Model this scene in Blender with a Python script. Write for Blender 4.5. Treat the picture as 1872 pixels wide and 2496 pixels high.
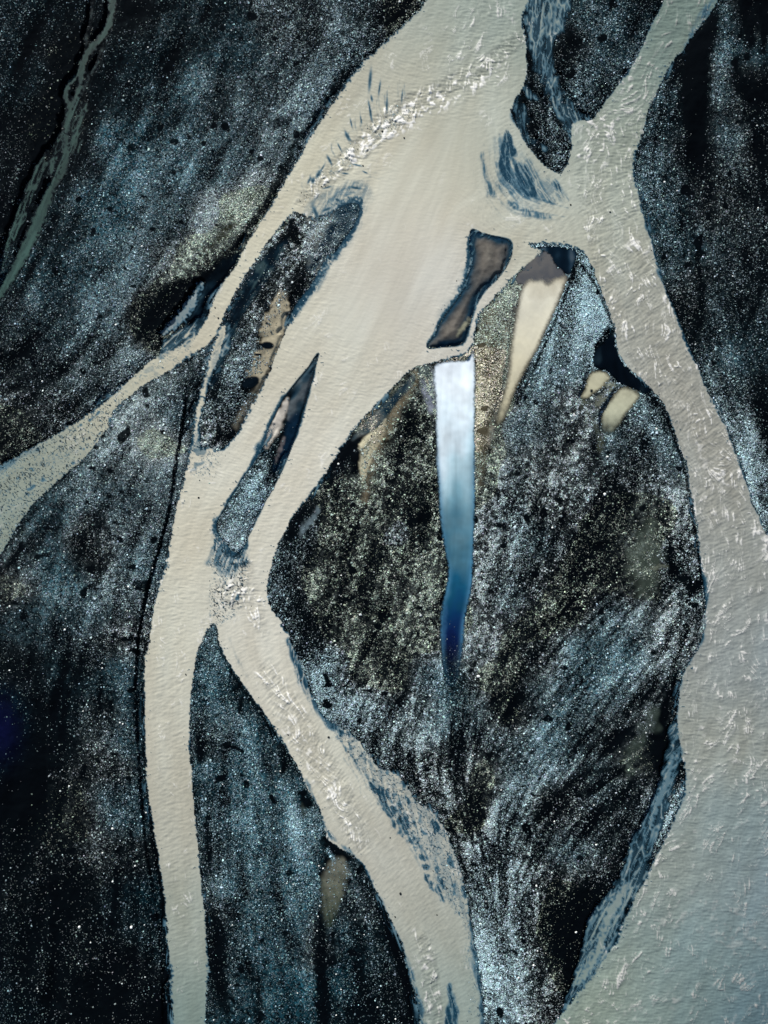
import bpy, math, random
import numpy as np

R = math.radians
scene = bpy.context.scene
C = scene.collection
for o in list(bpy.data.objects):
    bpy.data.objects.remove(o)

# ------------------------------------------------------------------ camera, sky, sun, exposure
S = 15.6                                   # map units (tracing units) per metre
CAM_H = 140.0
cam = bpy.data.cameras.new('camera')
cam_o = bpy.data.objects.new('camera', cam)
C.objects.link(cam_o)
cam_o.location = (0, 0, CAM_H)
cam_o.rotation_euler = (0, 0, 0)
cam.sensor_fit = 'VERTICAL'
cam.angle = 2 * math.atan(80.0 / CAM_H)
cam.clip_end = 20000
scene.camera = cam_o

SUN_EL, SUN_AZ = 30.0, 335.0               # azimuth clockwise from +Y
world = bpy.data.worlds.new('World')
scene.world = world
world.use_nodes = True
wn = world.node_tree
wn.nodes.clear()
sky = wn.nodes.new('ShaderNodeTexSky')
sky.sky_type = 'NISHITA'
sky.sun_disc = False
sky.sun_elevation = R(SUN_EL)
sky.sun_rotation = R(SUN_AZ)
bgn = wn.nodes.new('ShaderNodeBackground')
bgn.inputs['Strength'].default_value = 0.06
wo = wn.nodes.new('ShaderNodeOutputWorld')
wn.links.new(sky.outputs[0], bgn.inputs['Color'])
wn.links.new(bgn.outputs[0], wo.inputs['Surface'])

sun = bpy.data.lights.new('sun', 'SUN')
sun.energy = 4.0
sun.angle = R(3)
sun.color = (1.0, 0.98, 0.94)
sun_o = bpy.data.objects.new('sun', sun)
C.objects.link(sun_o)
sun_o.location = (-30, 60, 80)
sun_o.rotation_euler = (R(90 - SUN_EL), 0, R(180 - SUN_AZ))

scene.view_settings.view_transform = 'Standard'
scene.view_settings.look = 'None'
scene.view_settings.exposure = 0.46
scene.view_settings.gamma = 1.0

# ------------------------------------------------------------------ the map grid
STEP = 2.0
MX, MY = 200.0, 220.0
W0, H0 = 1872.0, 2496.0
xs = np.arange(-MX, W0 + MX + .1, STEP)
ys = np.arange(-MY, H0 + MY + .1, STEP)
nx, ny = len(xs), len(ys)
rng = np.random.default_rng(11)


def sstep(a, b, x):
    t = np.clip((x - a) / (b - a), 0, 1)
    return t * t * (3 - 2 * t)


def mix(a, b, t):
    return a * (1 - t) + b * t


_ky = np.fft.fftfreq(ny)[:, None]
_kx = np.fft.rfftfreq(nx)[None, :]


def noise(scale, seed, ax=1.0, ay=1.0):
    """smooth random field, mean 0, deviation 1; scale in map units"""
    r = np.random.default_rng(seed)
    n = r.standard_normal((ny, nx)).astype(np.float32)
    s = scale / STEP
    f = np.fft.rfft2(n)
    f *= np.exp(-2 * (math.pi ** 2) * ((_kx * s * ax) ** 2 + (_ky * s * ay) ** 2))
    n = np.fft.irfft2(f, s=(ny, nx))
    n -= n.mean()
    return (n / n.std()).astype(np.float32)


def blur(a, scale):
    s = scale / STEP
    f = np.fft.rfft2(a)
    f *= np.exp(-2 * (math.pi ** 2) * ((_kx * s) ** 2 + (_ky * s) ** 2))
    return np.fft.irfft2(f, s=(ny, nx)).astype(np.float32)


def chaikin(p, closed, n=2):
    p = np.array(p, float)
    for _ in range(n):
        if closed:
            q = np.roll(p, -1, 0)
            p = np.stack([p * .75 + q * .25, p * .25 + q * .75], 1).reshape(-1, p.shape[1])
        else:
            a, b = p[:-1], p[1:]
            m = np.stack([a * .75 + b * .25, a * .25 + b * .75], 1).reshape(-1, p.shape[1])
            p = np.vstack([p[:1], m[1:-1], p[-1:]])
    return p


FAR = -400.0


def upsample(c, i0, j0, st):
    """bilinear: coarse window back on the full grid (st = coarse step in cells)"""
    h, w = c.shape
    yi = np.arange((h - 1) * st + 1) / st
    xi = np.arange((w - 1) * st + 1) / st
    y0 = np.minimum(yi.astype(int), h - 2); fy = (yi - y0)[:, None]
    x0 = np.minimum(xi.astype(int), w - 2); fx = (xi - x0)[None, :]
    a = c[y0] * (1 - fy) + c[y0 + 1] * fy
    return (a[:, x0] * (1 - fx) + a[:, x0 + 1] * fx).astype(np.float32)


def window(p, pad):
    x0, y0 = p[:, 0].min() - pad, p[:, 1].min() - pad
    x1, y1 = p[:, 0].max() + pad, p[:, 1].max() + pad
    st = 2
    j0 = int(max(0, (x0 + MX) // STEP)); j1 = int(min(nx - 1, (x1 + MX) // STEP + 1))
    i0 = int(max(0, (y0 + MY) // STEP)); i1 = int(min(ny - 1, (y1 + MY) // STEP + 1))
    h = max(1, (i1 - i0) // st); w = max(1, (j1 - j0) // st)
    return i0, j0, h, w, st


def sdf(poly, smooth=2, pad=60):
    """signed distance (map units), positive inside"""
    p = chaikin(poly, True, smooth)
    i0, j0, h, w, st = window(p, pad)
    X = (xs[j0] + np.arange(w + 1) * st * STEP)[None, :]
    Y = (ys[i0] + np.arange(h + 1) * st * STEP)[:, None]
    d2 = np.full((h + 1, w + 1), 1e9)
    ins = np.zeros((h + 1, w + 1), bool)
    q = np.roll(p, -1, 0)
    for (ax, ay), (bx, by) in zip(p, q):
        ex, ey = bx - ax, by - ay
        L = ex * ex + ey * ey + 1e-9
        t = np.clip(((X - ax) * ex + (Y - ay) * ey) / L, 0, 1)
        d2 = np.minimum(d2, (X - ax - t * ex) ** 2 + (Y - ay - t * ey) ** 2)
        if ay != by:
            c = ((ay > Y) != (by > Y)) & (X < ex * (Y - ay) / (by - ay) + ax)
            ins ^= c
    s = np.sqrt(d2) * np.where(ins, 1, -1)
    out = np.full((ny, nx), FAR, np.float32)
    u = upsample(s, i0, j0, st)
    out[i0:i0 + u.shape[0], j0:j0 + u.shape[1]] = u
    return out


def stroke(pts, pad=60):
    """pts of (x, y, halfwidth): half width minus distance to the line"""
    p = chaikin(pts, False, 2)
    i0, j0, h, w, st = window(p, p[:, 2].max() + pad)
    X = (xs[j0] + np.arange(w + 1) * st * STEP)[None, :]
    Y = (ys[i0] + np.arange(h + 1) * st * STEP)[:, None]
    best = np.full((h + 1, w + 1), FAR)
    for (ax, ay, aw), (bx, by, bw) in zip(p[:-1], p[1:]):
        ex, ey = bx - ax, by - ay
        L = ex * ex + ey * ey + 1e-9
        t = np.clip(((X - ax) * ex + (Y - ay) * ey) / L, 0, 1)
        d = np.sqrt((X - ax - t * ex) ** 2 + (Y - ay - t * ey) ** 2)
        best = np.maximum(best, aw + (bw - aw) * t - d)
    out = np.full((ny, nx), FAR, np.float32)
    u = upsample(best, i0, j0, st)
    out[i0:i0 + u.shape[0], j0:j0 + u.shape[1]] = u
    return out


def ell(cx, cy, rx, ry, ang=0.0):
    """1 at the centre, 0 outside a rotated ellipse with soft rim"""
    a = R(ang)
    dx = xs[None, :] - cx; dy = ys[:, None] - cy
    u = (dx * math.cos(a) + dy * math.sin(a)) / rx
    v = (-dx * math.sin(a) + dy * math.cos(a)) / ry
    return np.exp(-(u * u + v * v) * 1.2).astype(np.float32)


def srgb(r, g, b):
    c = np.array([r, g, b]) / 255.0
    return np.where(c <= .04045, c / 12.92, ((c + .055) / 1.055) ** 2.4)


def rbf(points, sigma, step=16.0):
    """normalised gaussian interpolation of rows (x, y, v...) on a coarse grid, upsampled"""
    p = np.array(points, float)
    st = int(step / STEP)
    h, w = ny // st + 2, nx // st + 2
    X = (xs[0] + np.arange(w) * step)[None, :]
    Y = (ys[0] + np.arange(h) * step)[:, None]
    k = p.shape[1] - 2
    num = np.zeros((k, h, w)); den = np.zeros((h, w))
    for r in p:
        d2 = (X - r[0]) ** 2 + (Y - r[1]) ** 2
        g = np.exp(-d2 / (2 * sigma ** 2)) + 1e-7 / (1 + d2 / sigma ** 2) ** 2
        den += g
        for i in range(k):
            num[i] += g * r[2 + i]
    return [upsample(num[i] / den, 0, 0, st)[:ny, :nx] for i in range(k)]


# ------------------------------------------------------------------ traced outlines
left_bank = [(1130, -230), (1046, 0), (1009, 35), (966, 77), (928, 112), (870, 166), (847, 193), (820, 239), (789, 282),
             (762, 328), (735, 370), (704, 428), (669, 486), (635, 540), (600, 596), (579, 642), (544, 685), (521, 727),
             (513, 754), (494, 793), (463, 831), (420, 848), (378, 870), (336, 905), (293, 947), (247, 986), (185, 1028),
             (96, 1082), (23, 1121), (-30, 1150), (-230, 1260)]
branch_right = [(-230, 1560), (-60, 1410), (0, 1356), (27, 1313), (50, 1271), (77, 1233), (108, 1202), (147, 1167), (185, 1136), (224, 1098),
                (266, 1040), (270, 1017), (286, 990), (316, 967), (347, 943), (386, 920), (432, 893), (471, 866), (498, 847),
                (521, 828), (540, 789), (552, 758), (571, 720), (602, 666), (633, 623), (650, 594), (696, 540), (712, 516),
                (735, 520), (762, 532), (800, 522), (838, 504), (868, 494), (876, 512), (862, 548), (839, 579), (816, 617), (785, 642), (766, 685),
                (731, 723), (712, 754), (700, 793), (685, 831), (669, 870), (650, 920), (627, 966), (604, 1000), (579, 1055),
                (556, 1078), (535, 1100), (500, 1085), (470, 1100)]
left_river_l = [(455, 1128), (448, 1159), (440, 1202), (430, 1240), (421, 1290), (409, 1348), (394, 1410), (378, 1456),
                (370, 1510), (363, 1568), (353, 1610), (349, 1649), (351, 1688), (353, 1742), (351, 1799), (355, 1880),
                (361, 1933), (370, 1999), (382, 2072), (394, 2145), (403, 2211), (409, 2280), (413, 2350), (417, 2435),
                (421, 2496), (430, 2620), (440, 2760)]
left_river_r = [(510, 2760), (500, 2600), (500, 2496), (502, 2458), (503, 2415), (511, 2369), (505, 2300), (502, 2242),
                (494, 2184), (488, 2107), (478, 2030), (473, 1952), (467, 1879), (463, 1799), (465, 1722), (471, 1657),
                (480, 1599), (492, 1560), (505, 1533), (519, 1518), (520, 1517)]
mid_l = [(528, 1520), (530, 1549), (540, 1580), (556, 1614), (579, 1653), (606, 1691), (635, 1730), (666, 1772), (689, 1811),
         (712, 1846), (731, 1883), (743, 1914), (762, 1945), (781, 1972), (789, 2010), (793, 2037), (816, 2060), (855, 2080),
         (874, 2099), (893, 2130), (916, 2172), (936, 2211), (959, 2261), (982, 2307), (990, 2350), (1005, 2404), (1017, 2450),
         (1020, 2496), (1040, 2620), (1060, 2760)]
mid_r = [(1220, 2760), (1200, 2600), (1180, 2496), (1175, 2427), (1167, 2358), (1159, 2311), (1148, 2250), (1140, 2196),
         (1129, 2149), (1113, 2095), (1098, 2049), (1075, 2003), (1048, 1972), (1017, 1960), (1005, 1941), (986, 1906),
         (967, 1883), (924, 1873), (901, 1842), (870, 1796), (831, 1769), (801, 1757), (781, 1730), (762, 1695), (747, 1664),
         (743, 1641), (727, 1603), (708, 1560), (693, 1533), (681, 1506), (658, 1479), (650, 1448), (654, 1410), (662, 1375),
         (673, 1340), (689, 1309), (704, 1275), (716, 1252), (731, 1240), (754, 1213), (777, 1179), (793, 1156), (816, 1113),
         (839, 1082), (866, 1048), (893, 1013), (924, 982), (959, 943), (990, 912), (1017, 891), (1059, 882), (1094, 874),
         (1129, 868), (1148, 851), (1157, 831), (1157, 801), (1167, 770), (1190, 739), (1217, 712), (1240, 689), (1255, 673),
         (1290, 646), (1318, 618), (1327, 611), (1327, 611), (1312, 605), (1300, 601), (1294, 597), (1290, 596), (1328, 596), (1379, 600), (1413, 612)]
right_l = [(1421, 617), (1440, 650), (1456, 685), (1471, 720), (1487, 762), (1502, 808), (1498, 839), (1514, 878),
           (1537, 905), (1564, 924), (1591, 951), (1610, 974), (1626, 1009), (1641, 1048), (1656, 1086), (1672, 1132),
           (1680, 1179), (1689, 1225), (1695, 1263), (1701, 1309), (1705, 1356), (1714, 1410), (1719, 1464), (1718, 1533),
           (1697, 1587), (1672, 1622), (1655, 1664), (1650, 1742), (1652, 1800), (1664, 1857), (1672, 1879), (1664, 1945),
           (1645, 1983), (1629, 2030), (1602, 2084), (1575, 2141), (1552, 2176), (1533, 2219), (1514, 2257), (1498, 2300),
           (1471, 2334), (1440, 2377), (1409, 2415), (1379, 2462), (1352, 2493), (1270, 2600), (1180, 2760)]
right_r = [(2150, 2760), (2150, 1640), (2020, 1500), (1960, 1420), (1905, 1350), (1872, 1306), (1857, 1279), (1845, 1248),
           (1834, 1233), (1826, 1186), (1811, 1148), (1795, 1105), (1780, 1063), (1757, 1020), (1734, 978), (1714, 924),
           (1695, 878), (1676, 831), (1656, 785), (1641, 747), (1622, 704), (1606, 658), (1595, 598), (1583, 559), (1568, 513),
           (1556, 463), (1548, 424), (1548, 386), (1560, 347), (1572, 301), (1583, 262), (1602, 224), (1622, 181), (1641, 147),
           (1664, 123), (1695, 77), (1726, 39), (1753, 0), (1800, -100), (1850, -260)]
arm_l = [(1700, -260), (1650, -90), (1618, 0), (1602, 35), (1579, 77), (1560, 123), (1541, 162), (1514, 193), (1490, 228),
         (1463, 262), (1440, 297), (1415, 290), (1392, 300), (1392, 345), (1390, 385), (1374, 413), (1366, 426)]
main_r = [(1345, 414), (1322, 396), (1297, 370), (1280, 345), (1266, 318), (1258, 300), (1244, 272), (1259, 239), (1278, 216),
          (1286, 162), (1282, 116), (1278, 77), (1274, 39), (1294, 0), (1310, -60), (1340, -260)]
river_poly = left_bank + branch_right + left_river_l + left_river_r + mid_l + mid_r + right_l + right_r + arm_l + main_r

lens_island = [(781, 848), (770, 893), (754, 947), (739, 1005), (727, 1044), (712, 1090), (693, 1132), (673, 1179),
               (650, 1217), (629, 1253), (612, 1290), (596, 1330), (572, 1352), (552, 1322), (532, 1300),
               (528, 1280), (540, 1252), (571, 1202), (594, 1163), (618, 1132), (645, 1085), (658, 1040), (675, 1005),
               (692, 970), (716, 938), (749, 899)]
dark_lens = [(1150, 556), (1179, 569), (1217, 577), (1247, 588), (1249, 617), (1240, 641), (1217, 677), (1190, 702),
             (1163, 735), (1150, 770), (1141, 801), (1136, 831), (1113, 843), (1071, 847), (1034, 850), (1057, 822),
             (1078, 777), (1109, 739), (1132, 700), (1144, 658), (1148, 623), (1144, 600), (1145, 570)]
side_channel = [(521, 845), (509, 878), (494, 932), (482, 970), (471, 1024), (463, 1082), (452, 1140), (500, 1140), (488, 1060),
                (492, 1009), (501, 970), (513, 928), (529, 882), (548, 831), (552, 792), (538, 792)]
blue_pool = [(1055, 893), (1078, 880), (1117, 876), (1139, 878), (1153, 846), (1158, 846), (1160, 909), (1160, 986),
             (1158, 1063), (1158, 1240), (1156, 1336), (1152, 1394), (1148, 1441), (1140, 1479), (1132, 1518), (1129, 1568),
             (1124, 1620), (1116, 1670), (1092, 1680), (1080, 1630), (1074, 1568), (1072, 1510), (1078, 1471), (1090, 1425), (1092, 1387), (1084, 1348),
             (1078, 1309), (1073, 1263), (1069, 1179), (1063, 1101), (1060, 1024), (1060, 966), (1056, 928)]
cream_pool = [(1276, 690), (1290, 677), (1305, 681), (1325, 677), (1336, 689), (1348, 673), (1367, 669), (1388, 667),
              (1386, 689), (1371, 727), (1352, 770), (1332, 808), (1313, 851), (1290, 893), (1271, 932), (1251, 978),
              (1233, 1028), (1213, 1046), (1200, 1034), (1217, 978), (1233, 920), (1240, 870), (1249, 793), (1257, 747),
              (1266, 708)]
brown_bay = [(1248, 690), (1264, 662), (1300, 628), (1325, 606), (1344, 621), (1356, 648), (1380, 664), (1388, 690), (1300, 700)]
dark_bay = [(1297, 602), (1328, 598), (1379, 602), (1411, 612), (1402, 640), (1391, 672), (1375, 668), (1350, 645), (1335, 616)]
pool_a = [(1446, 901), (1475, 902), (1494, 920), (1479, 932), (1471, 947), (1448, 963), (1433, 975), (1409, 969),
          (1421, 953), (1425, 930), (1434, 909)]
pool_b = [(1517, 938), (1541, 943), (1566, 959), (1560, 978), (1537, 1001), (1521, 1020), (1502, 1048), (1483, 1064),
          (1465, 1060), (1461, 1024), (1467, 1003), (1483, 976), (1498, 953)]
dark_pool = [(1442, 860), (1470, 835), (1488, 812), (1502, 815), (1500, 842), (1516, 882), (1539, 909), (1566, 928),
             (1594, 954), (1575, 964), (1541, 945), (1512, 938), (1492, 918), (1474, 900), (1446, 898)]

f_river = sdf(river_poly, 2)
f_river = np.maximum(f_river, sdf(side_channel))
f_lens = sdf(lens_island)
f_dlens = sdf(dark_lens)
f_blue = sdf(blue_pool, 2)
f_cream = sdf(cream_pool, 2)
f_brown = sdf(brown_bay)
f_dbay = sdf(dark_bay)
f_pa = sdf(pool_a); f_pb = sdf(pool_b); f_dp = sdf(dark_pool)

# ------------------------------------------------------------------ flow direction and streak noise
flow_lines = [
    [(1120, -230), (1000, 80), (880, 230), (780, 400), (660, 590), (540, 770), (440, 870), (300, 960), (100, 1120), (-200, 1350)],
    [(1230, -230), (1180, 80), (1060, 300), (960, 500), (880, 700), (760, 880), (650, 1020), (540, 1150), (460, 1300), (410, 1500),
     (408, 1700), (415, 1950), (450, 2250), (465, 2500), (470, 2700)],
    [(1080, 500), (980, 750), (840, 980), (700, 1220), (630, 1400), (600, 1520), (640, 1660), (740, 1800), (850, 1950),
     (940, 2100), (1050, 2300), (1100, 2500), (1130, 2720)],
    [(1760, -230), (1650, 60), (1540, 250), (1470, 400), (1480, 560), (1540, 720), (1610, 900), (1700, 1080), (1770, 1260),
     (1790, 1500), (1780, 1800), (1700, 2100), (1600, 2300), (1480, 2520), (1420, 2700)],
    [(1990, 1600), (1960, 1900), (1900, 2200), (1800, 2500), (1760, 2700)],
    [(1420, 430), (1330, 520), (1200, 520), (1150, 500)],
    [(1110, 880), (1115, 1100), (1115, 1350), (1105, 1600), (1110, 1800)],
    [(1340, 680), (1290, 820), (1220, 1020), (1200, 1150)],
    [(1230, 590), (1190, 690), (1130, 790), (1060, 840)],
    [(280, 0), (230, 150), (170, 280), (120, 420), (40, 640), (-60, 800)],
    [(0, 300), (-60, 600), (-100, 800)],
    [(600, 60), (520, 250), (420, 420), (300, 620), (200, 800), (60, 950), (-100, 1020)],
    [(240, 1300), (180, 1500), (120, 1800), (90, 2100), (80, 2500)],
    [(300, 1500), (280, 1800), (270, 2500)],
    [(560, 1700), (580, 2000), (600, 2500)], [(700, 1950), (760, 2200), (820, 2500)],
    [(900, 1200), (860, 1400), (800, 1560)], [(980, 1250), (950, 1420), (880, 1600), (830, 1700)], [(1050, 1350), (1030, 1500), (960, 1650), (900, 1780)],
    [(1090, 1620), (1070, 1760), (1040, 1860), (1100, 2000), (1200, 2300), (1250, 2500)],
    [(760, 1250), (740, 1400), (720, 1500)], [(1300, 1400), (1180, 1560), (1150, 1700)], [(1420, 1380), (1300, 1520), (1190, 1680), (1160, 1850)], [(1560, 1380), (1440, 1480), (1300, 1620), (1210, 1760)],
    [(1400, 700), (1380, 900), (1320, 1100), (1260, 1300), (1200, 1500), (1150, 1700)],
    [(1680, 1400), (1560, 1520), (1400, 1650), (1280, 1790), (1200, 1900)],
    [(1620, 1800), (1500, 1880), (1380, 1980), (1280, 2100), (1250, 2250)],
    [(1600, 1900), (1540, 2120), (1460, 2280), (1380, 2430)],
    [(1740, 100), (1690, 400), (1720, 700), (1790, 950), (1860, 1150)],
    [(1800, -100), (1820, 300), (1850, 700), (1900, 1000)],
    [(1400, 0), (1360, 150), (1350, 250), (1400, 330)],
    [(1330, -100), (1310, 120), (1300, 300), (1350, 430), (1390, 480)],
    [(1232, 300), (1240, 380), (1290, 470), (1370, 510)], [(1205, 320), (1205, 400), (1240, 480), (1320, 520)], [(1262, 360), (1275, 410), (1310, 470), (1390, 500)],
]
st = 8
hh, ww = ny // st + 2, nx // st + 2
Xc = (xs[0] + np.arange(ww) * STEP * st)[None, :]
Yc = (ys[0] + np.arange(hh) * STEP * st)[:, None]
fu = np.zeros((hh, ww)); fv = np.zeros((hh, ww))
for ln in flow_lines:
    p = chaikin(ln, False, 2)
    seg = np.hypot(*(p[1:] - p[:-1]).T)
    for (a, b, L) in zip(p[:-1], p[1:], seg):
        m = (a + b) / 2
        w = L / ((Xc - m[0]) ** 2 + (Yc - m[1]) ** 2 + 30 ** 2) ** 1.6
        fu += w * (b[0] - a[0]) / L; fv += w * (b[1] - a[1]) / L
ln = np.hypot(fu, fv) + 1e-12
fu /= ln; fv /= ln
FU = upsample(fu, 0, 0, st)[:ny, :nx]; FV = upsample(fv, 0, 0, st)[:ny, :nx]
ln = np.hypot(FU, FV) + 1e-6
FU /= ln; FV /= ln
JJ, II = np.meshgrid(np.arange(nx, dtype=np.float32), np.arange(ny, dtype=np.float32))


def lic(src, length, rot=0.0):
    """smear a field along the flow (turned by rot degrees); length in map units each way"""
    n = max(1, int(length / STEP))
    c, s = np.cos(np.radians(rot)), np.sin(np.radians(rot))
    U = (FU * c - FV * s).astype(np.float32); V = (FU * s + FV * c).astype(np.float32)
    acc = src.copy()
    for sign in (1, -1):
        px, py = JJ.copy(), II.copy()
        for k in range(n):
            ix = np.clip(px + .5, 0, nx - 1).astype(np.int32)
            iy = np.clip(py + .5, 0, ny - 1).astype(np.int32)
            px += sign * U[iy, ix]; py += sign * V[iy, ix]
            ix = np.clip(px + .5, 0, nx - 1).astype(np.int32)
            iy = np.clip(py + .5, 0, ny - 1).astype(np.int32)
            acc += src[iy, ix] * (1 - .6 * k / n)
    acc -= acc.mean()
    return acc / acc.std()


nA = noise(1.2, 1); nB = noise(2.2, 2); nC = noise(4.5, 3); nD = noise(9, 4); nE = noise(20, 5); nF = noise(45, 6); nG = noise(100, 7)
w_long = lic(noise(2.0, 21), 46)             # thin threads of water, silt and gravel
w_thick = lic(noise(6.0, 22), 60)
w_short = lic(noise(1.6, 23), 8)
w_cross = lic(noise(1.05, 24), 6, 72)         # short ripple crests across the flow
w_p = lic(noise(1.7, 25), 26, 22)
w_m = lic(noise(1.7, 26), 26, -22)
w_wide = lic(noise(14, 27), 90)
w_fil = lic(noise(1.35, 31), 34, 24 * noise(16, 32) + 6 * nC)     # wandering filaments of broken current
w_crest = lic(noise(1.5, 33), 7, 70 + 22 * noise(12, 34))
w_str = lic(noise(3.2, 28), 40)               # feathery streaks in the gravel
net_a = lic(noise(3.4, 29), 34) + .35 * nD
net_b = lic(noise(2.2, 30), 18) + .3 * nE
net = np.maximum(np.exp(-(net_a / .34) ** 2), .7 * np.exp(-(net_b / .24) ** 2))   # braided threads
net = np.maximum(net, sstep(.9, 1.9, w_long))

# ------------------------------------------------------------------ milkiness of the water (0 clear .. 1 opaque silt)
def soft0(s, w):
    return sstep(-w, w, s)


# the bank lines wander a little
jag = nA * .6 + nB * .6 + nC * .25 + nD * .5 + nE * .6
land = np.maximum(f_lens, f_dlens)
rv = np.minimum(f_river + jag, -(land + jag * .8))
edge_w = 2.2 + 6.5 * sstep(.2, 1.7, noise(38, 8) + .4 * nE)
for (pts, wd, k) in [([(890, 470, 6), (862, 560, 8), (800, 650, 8), (745, 725, 8), (712, 780, 5)], 16, 26), ([(1146, 590, 6), (1134, 690, 8), (1085, 775, 8), (1050, 830, 4)], 18, 24),
                     ([(520, 1260, 6), (518, 1320, 10), (560, 1360, 16), (600, 1330, 6)], 14, 26), ([(735, 500, 8), (800, 490, 10), (870, 480, 8)], 12, 22),
                     ([(690, 975, 6), (650, 1050, 10), (620, 1130, 8), (560, 1230, 8)], 14, 16), ([(1225, 420, 8), (1300, 490, 10), (1370, 480, 10)], 14, 14),
                     ([(1552, 420, 6), (1600, 620, 6), (1660, 800, 6), (1760, 1010, 6), (1850, 1240, 6)], 8, 9)]:
    edge_w = edge_w + k * soft0(stroke(pts), wd)
milk = sstep(0.0, 1.0, (rv + (nA * .12 + nB * .12 + nC * .06 + nE * .12) * edge_w) / edge_w)

# shallow places: how much silt is missing there (mask, strength, threads or mottle)
wisp = np.zeros((ny, nx), np.float32)          # 0..1 thinning with flow threads
mott = np.zeros((ny, nx), np.float32)          # 0..1 dark cracks and stones breaking through


def soft(s, w):
    return sstep(-w, w, s)


def add_wisp(s, w, k):
    global wisp
    wisp = np.maximum(wisp, soft(s + nD * w * .35, w) * k)


def add_mott(s, w, k):
    global mott
    mott = np.maximum(mott, soft(s + nD * w * .35, w) * k)


# swirl at the junction of the two rivers
add_wisp(sdf([(1234, 304), (1220, 350), (1213, 385), (1216, 420), (1236, 452), (1250, 448), (1243, 410), (1248, 385), (1262, 372), (1252, 345)]), 5, 1.0)
add_wisp(sdf([(1268, 386), (1285, 410), (1300, 438), (1316, 472), (1310, 486), (1285, 480), (1262, 456), (1254, 425), (1252, 400)]), 5, .97)
add_wisp(sdf([(1205, 320), (1196, 400), (1215, 470), (1290, 500), (1380, 510), (1395, 480), (1370, 445), (1320, 420), (1290, 395), (1262, 370), (1240, 330)]), 20, .48)
add_wisp(stroke([(1262, 300, 9), (1250, 285, 12), (1262, 262, 8)]), 7, .7)
add_wisp(stroke([(1240, 495, 8), (1290, 520, 14), (1345, 530, 5)]), 7, .55)
add_wisp(stroke([(1352, 440, 6), (1372, 465, 9), (1388, 490, 6)]), 7, .8)
add_wisp(stroke([(1174, 380, 5), (1184, 425, 8), (1200, 470, 8)]), 9, .5)
add_wisp(stroke([(1130, 660, 14), (1105, 710, 22), (1070, 770, 12)]), 16, .22)
add_wisp(stroke([(1145, 585, 4), (1150, 630, 5), (1138, 680, 5)]), 5, .55)
# right bank fringe of the right river
add_wisp(stroke([(1552, 420, 5), (1566, 470, 9), (1580, 530, 8), (1600, 620, 7), (1640, 730, 6), (1660, 790, 4)]), 7, .9)
add_wisp(stroke([(1800, 1090, 5), (1815, 1140, 6), (1850, 1245, 6), (1880, 1300, 6)]), 8, .8)
add_wisp(stroke([(1740, 0, 8), (1700, 60, 6), (1670, 110, 5)]), 8, .6)
# left bank shallows of the right river
add_wisp(sdf([(1700, 1400), (1726, 1420), (1722, 1480), (1716, 1490), (1720, 1530), (1712, 1560), (1690, 1600), (1660, 1650), (1630, 1650), (1690, 1500)]), 8, .85)
add_wisp(stroke([(1640, 1670, 14), (1640, 1760, 14), (1645, 1850, 14)]), 12, .75)
# edges of the riffle and the wide western reach
slits = [(902, 195, 5, 34, 5), (906, 240, 3.5, 10, -10), (925, 215, 3, 22, 8), (943, 258, 3, 20, 0), (980, 235, 2.5, 18, 4), (902, 268, 3.5, 27, -10),
         (880, 292, 2.2, 14, -10), (856, 300, 2.5, 14, -12), (846, 331, 4.5, 17, -22), (828, 360, 2.2, 12, -28), (803, 390, 4, 15, -28),
         (786, 410, 2.5, 14, 30), (776, 425, 6, 15, 30), (763, 440, 6, 10, 15), (870, 402, 16, 3, 14), (841, 423, 11, 2.6, 5), (866, 458, 16, 3, 8),
         (797, 457, 13, 2.4, -15), (798, 510, 12, 3.4, -20), (890, 420, 9, 2.4, 25), (770, 520, 5, 22, -20), (754, 440, 3, 11, 30)]
slit_f = np.zeros((ny, nx), np.float32)
for (cx, cy, rx, ry, a) in slits:
    slit_f = np.maximum(slit_f, ell(cx, cy, rx, ry, a))
feather = np.zeros((ny, nx), np.float32)
rf = random.Random(8)
for k in range(26):
    t = k / 25
    x0 = mix(990, 752, t) + rf.uniform(-5, 5); y0 = mix(232, 470, t) - 22 * math.sin(math.pi * t) + rf.uniform(-6, 6)
    L_ = rf.uniform(34, 85) * (1 - .45 * t); b_ = mix(-2, -12, t)
    feather = np.maximum(feather, soft0(stroke([(x0, y0, 1.2), (x0 + b_, y0 - L_ * .35, 2.0), (x0 + b_ * 1.1, y0 - L_ * .7, 1.5), (x0 + 2 + 10 * t, y0 - L_, .3)], 12) + nB * .5, 3.0) * rf.uniform(.12, .5))
for k in range(16):
    t = k / 15
    x0 = mix(765, 900, t); y0 = mix(505, 430, t) + rf.uniform(-4, 4)
    feather = np.maximum(feather, soft0(stroke([(x0 - 12, y0 + 26, .5), (x0, y0, 1.5), (x0 + 26, y0 - 16, 1.5), (x0 + 55, y0 - 18 + 14 * t, .3)], 12) + nB * .5, 3.0) * rf.uniform(.15, .5))
veil = [(1242, 318), (1262, 398), (1310, 458), (1392, 492)], [(1160, 330), (1150, 450), (1225, 545), (1385, 552)]
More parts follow.
